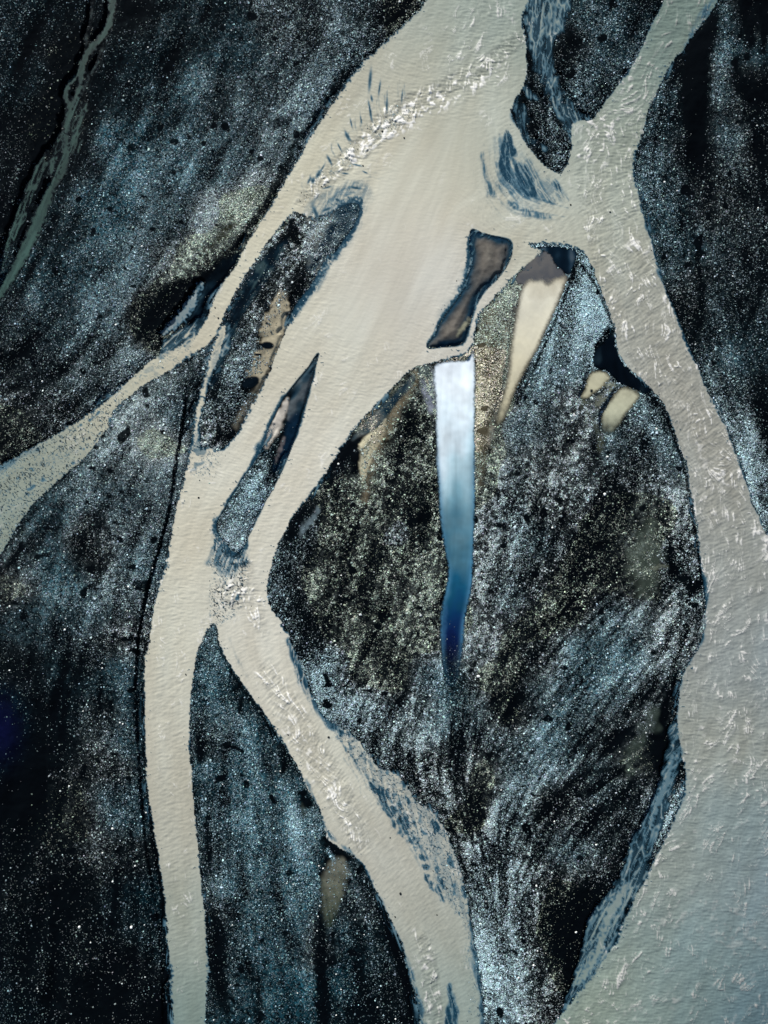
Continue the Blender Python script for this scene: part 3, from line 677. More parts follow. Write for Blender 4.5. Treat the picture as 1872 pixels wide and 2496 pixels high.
# ------------------------------------------------------------------ gravel bars: how much pale stone, and its tint
# x, y, density of pale stones 0..1, fine-sand brightness 0..1, warmth -1 (blue) .. 1 (tan)
gp = [
    (30, 60, .22, .10, -.6), (150, 50, .16, .08, -.6), (320, 60, .10, .05, -.2), (450, 60, .22, .16, -.5), (560, 120, .28, .20, -.6), (700, 60, .40, .14, -.3), (880, 50, .50, .2, -.4), (980, 40, .45, .1, .2),
    (60, 200, .16, .08, -.6), (180, 120, .08, .03, .2), (150, 260, .06, .02, .2), (280, 240, .18, .14, -.5), (330, 140, .14, .1, -.6), (420, 240, .42, .34, -.6), (560, 250, .42, .30, -.4), (700, 200, .48, .25, -.4), (780, 230, .55, .3, -.4),
    (30, 360, .18, .06, -.2), (110, 340, .08, .03, .1), (200, 400, .16, .08, -.4), (300, 360, .50, .42, -.7), (420, 400, .56, .42, -.6), (560, 380, .55, .40, -.5), (680, 360, .62, .45, -.3), (640, 470, .85, .55, 0),
    (20, 480, .12, .05, -.2), (160, 560, .20, .14, -.5), (260, 500, .52, .46, -.7), (400, 540, .58, .46, -.5), (520, 560, .74, .44, -.1), (600, 540, .9, .40, .3), (560, 600, .65, .3, .6),
    (100, 680, .34, .25, -.6), (220, 640, .50, .40, -.6), (330, 660, .66, .48, -.5), (420, 640, .75, .42, -.1), (480, 640, .60, .2, .5), (440, 710, .30, .02, .5), (370, 790, .35, .04, .4),
    (40, 780, .24, .12, -.4), (140, 800, .34, .22, -.5), (260, 780, .60, .42, -.5), (300, 860, .62, .38, -.3), (400, 740, .3, .02, .4),
    (30, 900, .22, .08, -.2), (100, 920, .28, .12, -.3), (200, 930, .45, .25, -.3), (60, 1000, .26, .08, 0), (140, 1000, .45, .14, -.1), (20, 1070, .2, .06, .2), (250, 960, .5, .26, -.3),
    (340, 1020, .66, .42, -.1), (420, 960, .62, .35, -.2), (380, 1080, .80, .50, .1), (470, 880, .65, .30, -.2), (440, 1000, .55, .3, -.5), (300, 1130, .60, .36, -.2), (210, 1180, .5, .3, -.4), (400, 1180, .60, .42, -.3), (300, 1220, .50, .36, -.4),
    (130, 1260, .36, .34, -.5), (50, 1360, .34, .28, -.3), (20, 1430, .28, .18, .1), (150, 1380, .38, .36, -.6), (240, 1310, .30, .10, -.2), (215, 1330, .24, .05, .1), (340, 1300, .62, .40, -.3), (360, 1360, .58, .36, -.5), (300, 1460, .62, .30, -.3),
    (60, 1520, .22, .24, -.5), (160, 1520, .34, .26, -.5), (240, 1500, .50, .3, -.5), (290, 1550, .45, .12, 0), (40, 1620, .12, .08, -.2), (160, 1640, .18, .20, -.6), (280, 1640, .30, .26, -.6), (200, 1600, .26, .1, -.3), (320, 1680, .3, .26, -.6),
    (20, 1740, .05, .06, -1.4), (20, 1830, .05, .05, -1.4), (90, 1700, .1, .06, -.3), (150, 1720, .14, .08, -.5), (120, 1820, .05, .02, -.3), (250, 1760, .26, .12, -.2), (310, 1800, .42, .34, -.6), (260, 1850, .22, .08, 0),
    (60, 1920, .03, .0, 0), (160, 1930, .13, .06, 0), (200, 1980, .20, .08, .1), (280, 1960, .38, .22, -.6), (330, 1980, .45, .3, -.6), (60, 2030, .10, .03, 0), (150, 2100, .14, .03, 0), (60, 2150, .13, .03, -.1),
    (250, 2080, .26, .10, -.1), (320, 2090, .16, .05, -.2), (350, 2180, .16, .1, -.8), (300, 2230, .18, .08, -.5), (160, 2200, .06, .01, 0), (200, 2280, .14, .03, -.1), (60, 2300, .10, .02, -.3), (380, 2280, .26, .14, -.6), (300, 2350, .12, .02, 0),
    (120, 2400, .08, .02, -.2), (50, 2460, .14, .04, -.6), (250, 2450, .06, .02, 0), (380, 2420, .12, .05, -.3), (340, 2480, .07, .02, 0),
    # between western branch and main reach
    (650, 640, .35, .06, -.3), (690, 610, .65, .1, 0), (600, 720, .3, .10, -.2), (560, 780, .3, .06, -.3), (620, 760, .55, .22, 0), (590, 850, .55, .12, -.3), (560, 920, .55, .08, -.4), (530, 1000, .5, .1, -.3), (520, 1050, .7, .2, 0), (500, 940, .15, .02, -.5),
    (680, 690, .5, .2, 0), (740, 600, .85, .3, 0), (800, 560, .7, .34, -.2), (850, 520, .6, .36, -.5), (700, 560, .55, .05, 0),
    # lens island
    (760, 900, .05, .12, -.6), (735, 950, .04, .15, -.4), (720, 1010, .04, .10, -.5), (690, 1050, .08, .07, -.5), (670, 1100, .25, .04, -.5), (640, 1150, .55, .08, -.5), (620, 1200, .70, .22, -.6), (580, 1260, .75, .34, -.5), (560, 1320, .85, .45, -.3),
    # wedge between the two lower channels
    (525, 1560, .60, .36, -.6), (520, 1620, .58, .36, -.7), (540, 1680, .45, .36, -.7), (490, 1700, .45, .18, -.7), (580, 1720, .40, .24, -.6), (500, 1800, .34, .1, -.4), (560, 1780, .62, .42, -.6), (640, 1800, .50, .36, -.7), (690, 1860, .28, .1, -.5),
    (500, 1900, .48, .34, -.7), (560, 1900, .56, .40, -.7), (640, 1900, .60, .46, -.7), (700, 1920, .52, .42, -.7), (490, 1990, .5, .3, -.6), (520, 2050, .4, .1, -.5), (580, 2020, .60, .46, -.7), (680, 2020, .60, .46, -.7), (750, 2010, .60, .42, -.6),
    (500, 2130, .35, .14, -.5), (580, 2150, .60, .46, -.7), (680, 2160, .58, .46, -.7), (740, 2140, .52, .36, -.7), (520, 2240, .20, .05, -.3), (560, 2300, .24, .08, -.6), (620, 2280, .50, .42, -.7), (700, 2280, .52, .46, -.7), (540, 2400, .22, .1, -.5), (620, 2400, .34, .34, -.7), (700, 2400, .42, .40, -.8), (590, 2480, .2, .2, -.7), (720, 2490, .3, .32, -.8),
    (850, 2170, .32, .14, -.5), (870, 2220, .30, .10, -.3), (840, 2280, .42, .34, -.8), (900, 2300, .28, .12, -.6), (790, 2300, .22, .05, -.2), (840, 2380, .34, .26, -.8), (900, 2400, .20, .05, -.6), (960, 2420, .18, .05, -.4), (800, 2470, .18, .08, -.7), (880, 2490, .2, .08, -.7), (960, 2490, .14, .03, -.4),
    # centre island
    (1010, 930, .55, .30, .6), (1030, 980, .6, .26, .4), (970, 980, .45, .36, .9), (930, 1070, .55, .36, 1), (1000, 1040, .35, .04, .3), (960, 1120, .55, .10, .3), (1030, 1100, .55, .16, .4), (890, 1180, .50, .36, 1), (830, 1120, .12, .0, -.3),
    (800, 1200, .40, .06, .1), (850, 1220, .45, .10, .3), (930, 1200, .42, .08, .3), (1030, 1180, .45, .10, .2), (740, 1290, .30, .03, -.5), (700, 1350, .45, .05, -.4), (800, 1300, .42, .10, .3), (900, 1260, .40, .08, .4), (1010, 1240, .22, .03, .1), (960, 1300, .42, .10, -.1), (1030, 1330, .48, .14, .1),
    (680, 1400, .50, .06, -.5), (760, 1400, .40, .12, .2), (860, 1370, .45, .10, .3), (950, 1380, .44, .10, .2), (1040, 1410, .50, .20, .4), (680, 1470, .62, .12, -.5), (720, 1500, .34, .03, -.4), (800, 1460, .42, .16, .4), (900, 1470, .40, .12, .4), (1000, 1480, .45, .20, .4), (1060, 1500, .48, .2, .1),
    (740, 1570, .55, .08, -.5), (780, 1530, .30, .04, .1), (850, 1540, .40, .18, .5), (950, 1560, .34, .10, .4), (1050, 1560, .45, .18, .1), (800, 1610, .80, .20, -.5), (780, 1660, .75, .14, -.5), (880, 1640, .46, .16, .2), (960, 1650, .26, .05, .2), (1050, 1650, .50, .28, -.5), (860, 1700, .7, .2, -.4), (820, 1730, .7, .2, -.4),
    (940, 1730, .55, .14, -.3), (1020, 1720, .48, .20, -.2), (1110, 1670, .36, .10, -.9), (1110, 1740, .50, .34, -.6), (1060, 1760, .46, .28, -.4), (930, 1810, .60, .10, -.3), (1000, 1820, .50, .14, -.2), (1060, 1870, .30, .05, 0), (1120, 1840, .40, .22, -.2), (990, 1870, .5, .1, -.2),
    (1090, 1940, .55, .16, -.2), (1060, 1920, .35, .04, 0), (1130, 1980, .30, .03, .1), (1180, 1880, .42, .16, .1), (1120, 2080, .42, .05, -.1), (1180, 2100, .55, .12, -.3), (1170, 2200, .70, .22, -.4), (1200, 2280, .85, .30, -.4), (1210, 2360, .92, .36, -.4), (1230, 2450, .80, .26, -.4), (1190, 2420, .9, .2, -.4),
    # right bar
    (1170, 900, .80, .60, 1.2), (1200, 850, .85, .6, .9), (1190, 980, .85, .60, 1.2), (1180, 1070, .75, .40, 1.1), (1170, 1160, .70, .32, .4), (1190, 780, .85, .5, .5), (1180, 1240, .75, .26, 0), (1180, 1340, .78, .24, 0), (1175, 1440, .75, .25, 0), (1165, 1540, .75, .32, 0), (1160, 1620, .70, .36, -.2), (1150, 1720, .55, .3, -.3), (1170, 1650, .45, .2, .3),
    (1430, 690, 1.0, .60, -.5), (1450, 740, 1.0, .60, -.5), (1400, 760, .95, .55, -.5), (1480, 790, .9, .4, -.5), (1350, 830, .90, .50, -.5), (1420, 830, .85, .40, -.4), (1380, 900, .72, .34, -.5), (1300, 940, .72, .34, -.5), (1250, 1050, .72, .36, -.5), (1400, 990, .55, .2, 0), (1330, 1030, .60, .28, -.3),
    (1240, 1160, .52, .16, -.2), (1310, 1130, .50, .18, 0), (1400, 1080, .56, .22, 0), (1500, 1080, .55, .28, -.4), (1580, 1000, .7, .22, -.5), (1560, 1060, .60, .26, -.4), (1620, 1060, .62, .22, -.5), (1640, 1130, .55, .3, -.5), (1660, 1180, .70, .3, -.1), (1240, 1260, .55, .12, -.3), (1330, 1220, .50, .12, 0), (1440, 1180, .48, .16, -.1), (1540, 1150, .46, .18, -.1), (1600, 1180, .42, .2, -.1),
    (1230, 1370, .46, .14, -.2), (1300, 1320, .50, .22, -.4), (1400, 1290, .40, .10, 0), (1500, 1250, .38, .08, .1), (1580, 1260, .30, .22, .4), (1560, 1340, .38, .30, .3), (1570, 1420, .40, .28, .3), (1640, 1270, .60, .12, 0), (1620, 1370, .35, .10, -.2), (1660, 1340, .60, .08, -.1), (1680, 1390, .55, .05, -.2), (1660, 1420, .40, .04, -.3), (1690, 1290, .7, .1, -.1),
    (1240, 1450, .48, .2, -.4), (1320, 1420, .32, .06, 0), (1420, 1400, .36, .06, .1), (1500, 1390, .25, .03, .1), (1230, 1540, .34, .08, 0), (1300, 1520, .32, .05, .1), (1400, 1490, .28, .03, .1), (1480, 1520, .55, .34, -.5), (1560, 1500, .55, .34, -.3), (1620, 1490, .62, .36, 0), (1670, 1480, .66, .24, -.2), (1640, 1560, .7, .28, -.1),
    (1240, 1640, .26, .04, .1), (1320, 1600, .30, .08, -.1), (1420, 1590, .55, .40, -.6), (1520, 1600, .58, .44, -.6), (1610, 1620, .62, .34, -.2), (1250, 1740, .22, .03, .1), (1310, 1700, .40, .22, -.4), (1400, 1680, .56, .42, -.6), (1500, 1690, .56, .44, -.5), (1580, 1690, .56, .4, -.2), (1620, 1720, .2, .01, 0),
    (1240, 1820, .44, .2, -.4), (1330, 1790, .60, .42, -.6), (1430, 1780, .50, .36, -.4), (1520, 1760, .34, .20, -.2), (1575, 1760, .30, .30, 0), (1530, 1800, .12, .02, 0), (1480, 1800, .22, .06, -.1), (1610, 1800, .05, .0, 0), (1590, 1850, .05, .0, 0), (1270, 1890, .60, .36, -.5), (1360, 1880, .52, .28, -.5), (1450, 1870, .42, .24, -.4), (1530, 1850, .34, .3, .1), (1400, 1920, .26, .05, 0),
    (1260, 1980, .60, .24, -.4), (1340, 1960, .26, .04, 0), (1450, 1940, .40, .2, -.4), (1550, 1940, .30, .1, -.2), (1500, 2000, .28, .08, -.2), (1400, 2000, .34, .10, -.1), (1620, 1990, .55, .08, -.4), (1600, 2050, .50, .06, -.4), (1560, 1990, .2, .04, -.3), (1380, 2060, .40, .26, -.5), (1460, 2070, .34, .12, -.3), (1300, 2060, .55, .12, -.2), (1240, 2080, .6, .14, -.3), (1440, 2150, .30, .05, -.1), (1510, 2100, .2, .03, -.1),
    (1260, 2160, .62, .16, -.3), (1340, 2150, .30, .05, 0), (1390, 2200, .14, .01, .2), (1450, 2200, .1, .01, .1), (1340, 2260, .15, .01, .2), (1260, 2250, .50, .10, -.3), (1400, 2280, .08, .0, .2), (1260, 2330, .62, .14, -.4), (1320, 2310, .30, .04, 0), (1380, 2350, .14, .02, .2), (1300, 2400, .50, .12, -.2), (1250, 2420, .70, .2, -.4), (1350, 2430, .30, .04, 0), (1280, 2480, .4, .1, 0), (1240, 2490, .6, .3, -.6),
    # top middle
    (1340, 300, .66, .24, -.4), (1350, 360, .75, .26, -.5), (1320, 340, .45, .12, -.4), (1310, 250, .2, .03, -.3), (1340, 390, .45, .1, -.4), (1310, 180, .42, .10, -.5), (1300, 140, .12, .02, 0), (1390, 100, .16, .03, -.2), (1420, 60, .34, .16, -.6), (1480, 120, .40, .24, -.6), (1540, 60, .32, .16, -.6), (1400, 200, .40, .10, -.5), (1450, 180, .48, .24, -.6), (1440, 250, .62, .30, -.6), (1390, 240, .6, .2, -.6), (1500, 200, .34, .1, -.5), (1380, 130, .15, .03, -.2), (1520, 10, .25, .12, -.6), (1590, 10, .24, .1, -.6),
    # far right
    (1620, 220, .50, .22, -.6), (1660, 180, .22, .06, -.3), (1600, 300, .50, .20, -.6), (1590, 380, .50, .20, -.6), (1650, 300, .32, .14, -.6), (1700, 180, .0, .0, 0), (1700, 100, .0, .0, 0), (1710, 280, .01, .0, 0), (1690, 350, .05, .01, 0), (1690, 380, .0, .0, 0), (1755, 60, .45, .26, -.6), (1760, 140, .50, .36, -.6), (1755, 230, .5, .26, -.6), (1768, 320, .4, .24, -.7),
    (1800, 100, .38, .26, -.6), (1830, 30, .02, .0, 0), (1840, 80, .05, .02, 0), (1850, 130, .28, .30, -.7), (1810, 200, .02, .0, 0), (1850, 220, .04, .02, 0), (1800, 290, .12, .02, 0), (1860, 300, .14, .04, -.4), (1775, 390, .30, .12, -.4), (1840, 380, .1, .02, 0), (1720, 440, .18, .05, -.1),
    (1600, 450, .50, .24, -.6), (1640, 440, .24, .08, -.5), (1650, 520, .40, .18, -.6), (1610, 560, .46, .24, -.6), (1730, 520, .26, .06, -.1), (1800, 500, .22, .05, -.2), (1850, 460, .15, .04, -.3), (1680, 600, .44, .24, -.6), (1640, 640, .42, .20, -.5), (1740, 610, .30, .14, -.4), (1820, 600, .26, .08, -.3),
    (1700, 690, .20, .03, -.1), (1680, 760, .10, .01, -.1), (1740, 720, .38, .18, -.5), (1800, 700, .24, .06, -.3), (1860, 700, .24, .1, -.4), (1690, 830, .20, .02, -.3), (1740, 810, .26, .12, -.5), (1790, 880, .30, .24, -.6), (1730, 880, .40, .14, -.5), (1850, 860, .2, .12, -.5), (1780, 940, .34, .10, -.4), (1760, 970, .5, .16, -.4), (1860, 960, .12, .04, -.3), (1830, 1020, .2, .04, -.3),
    (1800, 1040, .75, .26, -.4), (1820, 1090, .9, .36, -.4), (1850, 1150, .9, .36, -.4), (1865, 1230, .85, .3, -.4), (1870, 1090, .3, .06, -.3), (1900, 1200, .4, .1, -.3),
    (-80, 100, .18, .08, -.4), (-80, 500, .16, .05, -.4), (-80, 900, .22, .1, -.4), (-80, 1600, .08, .05, -.4), (-80, 2200, .1, .03, -.2), (1950, 300, .1, .05, -.4), (1950, 800, .2, .06, -.4), (1950, 1100, .3, .1, -.4), (700, -80, .3, .15, -.4), (300, -80, .12, .06, -.4),
    (600, 2600, .25, .2, -.6), (900, 2600, .2, .08, -.6), (200, 2600, .08, .02, -.3), (1240, 2600, .4, .1, -.3), (1500, -80, .3, .14, -.5),
]
Gd, Gs, Gw = rbf(gp, 27)
Gd = blur(Gd, 7); Gs = blur(Gs, 7); Gw = blur(Gw, 8)
Gs = Gs * (1 - .3 * ell(150, 100, 520, 520))  # upper-left vignette painted into sand brightness and stone density
Gd = Gd * (1 - .2 * ell(150, 100, 480, 480))
fan = soft(sdf([(1700, 1380), (1720, 1560), (1620, 1900), (1450, 2100), (1250, 2500), (1150, 2100), (900, 1800), (780, 1640), (820, 1560), (1000, 1620), (1080, 1700), (1180, 1700), (1300, 1500), (1500, 1380)]), 60)
fan2 = soft(sdf([(720, 1230), (900, 1180), (1060, 1200), (1160, 1150), (1500, 1150), (1690, 1300), (1650, 1700), (1250, 2400), (1000, 1900), (700, 1500)]), 60)
w_s2 = lic(noise(1.7, 35), 20)
patch = .26 * fan2 * w_s2 + .16 * nE + .05 * nD + .36 * w_wide + .32 * w_thick + .2 * nF + .12 * nC + (.06 + .30 * fan) * w_str
clump = sstep(-1.2, 1.2, noise(3.0, 71) * .75 + w_str * (.12 + .4 * fan) + nC * .35 + nE * .25)
rough = np.clip(1 + patch * (.62 - .42 * Gd), .03, 1.8) * mix(1.0, .4 + 1.15 * clump, np.clip(1.1 - sstep(.3, .8, Gs * 1.6) - .4 * sstep(.6, .9, Gd), 0, 1) * (.3 + .6 * sstep(-.45, .1, Gw)))
black = sstep(2.0, 2.6, noise(7, 61) + .45 * noise(14, 62))         # small black hollows with no stone
dens = np.clip(Gd * rough, 0, 1.05) * (1 - .9 * black)
sand = np.clip(Gs * np.clip(1 + patch * .8, .05, 2.0), 0, 1.0) * (1 - .9 * black)


def kill(s, w, k=1.0):
    global dens, sand
    q = 1 - soft(s + nC * w * .4, w) * k
    dens = dens * q; sand = sand * q


# dark wet bands along banks and hollows
kill(stroke([(1040, -60, 5), (985, 30, 9), (940, 60, 6)]), 6)
kill(stroke([(860, 165, 4), (835, 190, 7), (810, 230, 4), (780, 275, 7), (745, 320, 7), (720, 350, 5), (700, 400, 10), (680, 440, 12), (660, 480, 9), (636, 520, 8), (600, 560, 7), (575, 600, 8)]), 7, .85)
kill(stroke([(670, 305, 14), (700, 300, 8)]), 8, .7)
kill(sdf([(620, 560), (560, 620), (500, 690), (440, 745), (400, 800), (360, 820), (320, 850), (340, 800), (360, 750), (400, 690), (470, 680), (520, 650), (560, 600)]), 9, .88)
kill(sdf([(560, 620), (600, 600), (545, 690), (520, 740), (495, 800), (460, 800), (440, 780), (470, 730), (500, 680)]), 7, .88)
kill(sdf([(640, 630), (700, 560), (720, 560), (700, 600), (640, 680), (600, 760), (560, 830), (540, 900), (520, 950), (530, 860), (570, 740), (610, 670)]), 8, .8)
kill(sdf([(700, 530), (720, 540), (740, 600), (720, 600), (700, 570)]), 6, .9)
kill(sdf([(725, 640), (770, 620), (750, 680), (720, 720), (690, 800), (660, 870), (640, 920), (660, 850), (690, 760)]), 7, .7)
kill(sdf([(590, 930), (640, 905), (640, 940), (610, 960), (585, 950)]), 5, .95)
kill(sdf([(635, 836), (665, 830), (668, 850), (642, 853)]), 4, .98)
kill(sdf([(620, 862), (640, 862), (636, 870), (622, 869)]), 3, .95)
kill(stroke([(640, 960, 5), (615, 1000, 7), (570, 1050, 10), (550, 1070, 7)]), 6, .9)
kill(sdf([(760, 870), (770, 880), (750, 950), (730, 1040), (705, 1110), (680, 1160), (640, 1200), (660, 1120), (690, 1050), (700, 1000), (730, 920)]), 8, .6)
terrace = stroke([(459, 960, 2.5), (444, 1055, 4), (428, 1140, 4.5), (419, 1217, 4.5), (409, 1262, 4.5), (394, 1317, 5), (374, 1390, 5.5), (359, 1441, 5.5), (347, 1502, 5), (338, 1560, 4.5), (334, 1626, 4), (330, 1684, 3.5), (332, 1742, 3), (338, 1819, 3), (343, 1914, 3.5), (356, 2060, 3.5), (370, 2138, 3), (388, 2190, 2)])
kill(terrace - 1.0, 2.5, .85)
for p_, w_, k_ in [
    ([(350, 1680, 4), (352, 1760, 4), (355, 1900, 5), (380, 2050, 6), (400, 2200, 6), (412, 2400, 6), (420, 2500, 6)], 5, .8),
    ([(480, 1760, 4), (482, 1810, 5), (490, 1850, 5)], 5, .9), ([(505, 2010, 6), (512, 2060, 8), (510, 2100, 6)], 6, .85), ([(540, 2260, 14), (535, 2330, 18), (545, 2400, 12), (560, 2480, 8)], 9, .75),
    ([(590, 1700, 5), (585, 1730, 6)], 5, .9), ([(694, 1830, 5), (692, 1860, 7), (690, 1885, 5)], 5, .95), ([(735, 1935, 10), (745, 1955, 14)], 6, .97),
    ([(795, 2045, 9), (815, 2070, 12), (850, 2092, 9)], 6, .98), ([(790, 2060, 10), (795, 2150, 6), (785, 2200, 5), (782, 2280, 9), (785, 2380, 14), (790, 2500, 14)], 8, .85),
    ([(812, 2270, 6), (815, 2340, 8)], 6, .9), ([(880, 2250, 9), (880, 2330, 9), (890, 2420, 14), (920, 2500, 20)], 10, .7), ([(925, 2200, 8), (960, 2290, 8), (985, 2380, 9), (1005, 2470, 9)], 8, .8),
    ([(1150, 1620, 4), (1150, 1580, 3)], 3, .4), ([(820, 1100, 22), (870, 1080, 14), (895, 1060, 9)], 7, .97), ([(870, 1110, 12), (866, 1150, 10)], 6, .97), ([(750, 1240, 7), (720, 1280, 12), (690, 1330, 8)], 8, .85),
    ([(790, 1170, 9), (830, 1110, 12)], 8, .8), ([(700, 1390, 12), (720, 1440, 14), (760, 1540, 18), (740, 1590, 12)], 12, .6), ([(1000, 1270, 12), (1030, 1260, 16)], 9, .85), ([(1000, 1010, 12), (1000, 1060, 8)], 8, .75),
    ([(1650, 1640, 4), (1635, 1680, 7), (1612, 1730, 12), (1605, 1790, 18), (1600, 1850, 16), (1620, 1900, 6)], 7, .97), ([(1540, 1790, 9), (1500, 1795, 6)], 6, .9), ([(1560, 1690, 4), (1595, 1710, 6)], 5, .7),
    ([(1500, 1870, 4), (1430, 1880, 10), (1380, 1910, 16), (1340, 1960, 22), (1310, 1990, 14)], 9, .75), ([(1520, 2000, 6), (1450, 2050, 6)], 6, .6), ([(1430, 2170, 30), (1400, 2230, 40), (1350, 2300, 26), (1400, 2380, 16), (1380, 2440, 12)], 16, .75),
    ([(1690, -240, 0), (1750, 40, 10), (1700, 120, 30), (1690, 200, 34), (1690, 300, 34), (1695, 370, 20)], 10, .97), ([(1810, -40, 14), (1818, 60, 16), (1825, 110, 10)], 9, .9), ([(1790, 150, 8), (1800, 220, 22), (1840, 240, 20)], 10, .9), ([(1845, 360, 14), (1860, 420, 14)], 9, .7),
    ([(1700, 640, 6), (1712, 720, 8), (1700, 790, 10), (1690, 830, 6)], 7, .85), ([(1860, 680, 8), (1840, 740, 8), (1820, 800, 6)], 7, .8), ([(1640, 160, 5), (1700, 90, 5)], 5, .9),
    ([(1300, 110, 6), (1300, 160, 8), (1295, 215, 7)], 6, .9), ([(1325, 225, 5), (1328, 250, 6)], 5, .9), ([(1355, 290, 10), (1365, 310, 6)], 6, .8), ([(1290, 290, 9), (1300, 320, 7)], 6, .8), ([(1385, 80, 14), (1400, 110, 16)], 9, .7), ([(1590, 170, 3), (1560, 130, 3)], 3, .1),
    ([(1486, 806, 9), (1470, 830, 12), (1455, 860, 8)], 6, .9), ([(1630, 1340, 6), (1630, 1370, 9), (1645, 1395, 7)], 6, .95), ([(1595, 1365, 8), (1602, 1375, 6)], 6, .9), ([(1660, 1410, 14), (1700, 1440, 6)], 8, .8), ([(1580, 965, 7), (1600, 985, 8)], 6, .8),
    ([(545, 1525, 3), (530, 1560, 3), (545, 1600, 3), (580, 1665, 3), (640, 1745, 3), (700, 1840, 3)], 3, .7), ([(1405, 640, 4), (1390, 690, 3), (1355, 780, 2.5), (1310, 880, 2.5), (1260, 985, 2.5)], 2.5, .75), ([(1412, 640, 3), (1450, 690, 3), (1480, 760, 3), (1500, 810, 4)], 2.5, .6),
    ([(1610, 985, 3), (1645, 1070, 3), (1668, 1140, 3), (1686, 1240, 3), (1700, 1330, 4), (1712, 1420, 6)], 3, .8), ([(70, 1900, 60), (40, 2000, 40), (100, 1850, 40)], 20, .85), ([(200, 2130, 30), (150, 2200, 34)], 20, .6), ([(290, 2120, 10), (285, 2200, 10), (275, 2260, 9)], 8, .85), ([(230, 2380, 40), (250, 2480, 50)], 24, .5),
    ([(210, 1300, 10), (200, 1360, 8), (190, 1400, 6)], 8, .7), ([(240, 1270, 8), (270, 1290, 6)], 8, .6), ([(350, 1430, 12), (335, 1425, 8)], 6, .8), ([(290, 1560, 4), (330, 1555, 8)], 5, .8), ([(215, 1570, 8), (190, 1660, 10)], 8, .7), ([(90, 2480, 30), (40, 1760, 30)], 20, .3),
    ([(170, 0, 20), (180, 100, 24), (150, 190, 26), (130, 300, 30), (100, 420, 26), (60, 540, 20), (20, 660, 16)], 14, .5), ([(230, 180, 14), (240, 220, 14), (190, 400, 10), (165, 440, 8)], 10, .7), ([(320, 30, 22), (380, 30, 12), (430, 20, 8)], 10, .7),
]:
    kill(stroke(p_), w_, k_)
for (cx, cy, r_) in [(325, 364, 13), (428, 350, 11), (425, 424, 7), (375, 562, 8), (314, 212, 7), (545, 76, 8), (635, 390, 8), (270, 512, 8), (327, 700, 6), (247, 773, 8), (130, 970, 10), (240, 940, 7), (300, 1200, 7), (296, 938, 10), (210, 990, 6),
                     (940, 1500, 12), (860, 1390, 12), (800, 1450, 10), (1020, 1480, 9), (1000, 1400, 8), (860, 1300, 9), (1225, 1330, 8), (1460, 1330, 14), (1300, 1400, 12)]:
    kill(20 * sstep(.1, .9, ell(cx, cy, r_ * 1.4, r_)) - 12, 4, .85)

# silt and sand laid on the bars (dry or wet, of its own colour)
silt = np.zeros((ny, nx), np.float32)
siltc = np.zeros((ny, nx, 3), np.float32)
def add_silt(mask, col):
    global silt, siltc
    mm = np.clip(mask, 0, 1)
    siltc = mix(siltc, np.asarray(col, np.float32)[None, None] if np.ndim(col) == 1 else col, mm[..., None] / np.maximum(np.maximum(silt, mm), 1e-3)[..., None] * 1.0)
    silt = np.maximum(silt, mm)

tan = srgb(168, 158, 132) / LIT; cream = srgb(196, 188, 160) / LIT; greys = srgb(112, 116, 112) / LIT; slate = srgb(60, 78, 92) / LIT; olive = srgb(74, 80, 66) / LIT
add_silt(soft(f_dlens, 5) * 1.0, ramp(f_dlens + w_thick * 3 + nD * 2, [(0, srgb(12, 36, 56)), (9, srgb(28, 52, 66)), (16, srgb(62, 66, 68)), (28, srgb(98, 94, 88)), (60, srgb(104, 100, 92))]))
add_silt(soft(stroke([(1143, 780, 4), (1128, 800, 6), (1115, 820, 4)]) + nB, 4), srgb(140, 138, 116))
add_silt(soft(stroke([(1070, 836, 5), (1110, 836, 5), (1130, 810, 4)]) + nB, 4) * .9, srgb(8, 28, 44))
add_silt(soft(sdf([(776, 862), (766, 900), (748, 960), (732, 1010), (716, 1050), (700, 1020), (706, 980), (716, 945), (745, 905)]) + w_thick * 2, 5), ramp(nD + w_thick, [(-2, srgb(14, 36, 50)), (.0, srgb(44, 62, 72)), (1.5, srgb(78, 86, 90))]))
add_silt(soft(sdf([(703, 965), (704, 1000), (690, 1040), (665, 1075), (640, 1100), (655, 1050), (680, 995)]) + nC * 2, 5), srgb(176, 170, 160) / LIT)
add_silt(soft(sdf([(735, 1000), (725, 1060), (700, 1110), (676, 1150), (660, 1150), (690, 1080), (705, 1020)]) + w_thick * 2, 6) * .95, srgb(10, 32, 50))
add_silt(soft(stroke([(695, 1065, 3), (682, 1095, 5), (672, 1130, 3)]) + nB, 3) * .9, srgb(96, 92, 92))
add_silt(soft(sdf([(690, 705), (705, 730), (698, 790), (680, 840), (655, 900), (630, 940), (600, 930), (615, 880), (640, 850), (630, 820), (650, 780), (668, 730)]) + nC * 3 + nB * 2, 6) * .95, srgb(178, 168, 142) / LIT)
add_silt(soft(stroke([(640, 925, 8), (625, 960, 10), (590, 1010, 10), (575, 1040, 6)]) + nC * 2, 7) * .55, srgb(140, 134, 116) / LIT)
for (cx, cy, rx, ry, a) in [(653, 843, 17, 10, 5), (630, 866, 10, 4, 0), (612, 932, 24, 14, -25), (650, 745, 3, 7, 0), (652, 790, 5, 3, 0), (624, 893, 5, 3, 0)]:
    add_silt(sstep(.25, .5, ell(cx, cy, rx, ry, a)), srgb(6, 16, 24))
add_silt(soft(sdf([(882, 1071), (905, 1052), (922, 1045), (938, 1012), (944, 1040), (936, 1070), (915, 1100), (900, 1140), (886, 1185), (874, 1140), (880, 1105), (873, 1090)]) + nB, 4), srgb(186, 180, 152) / LIT)
add_silt(soft(stroke([(900, 1080, .6), (890, 1094, .8), (882, 1094, .6)]) + nA * .4, 1.5), srgb(24, 34, 36))
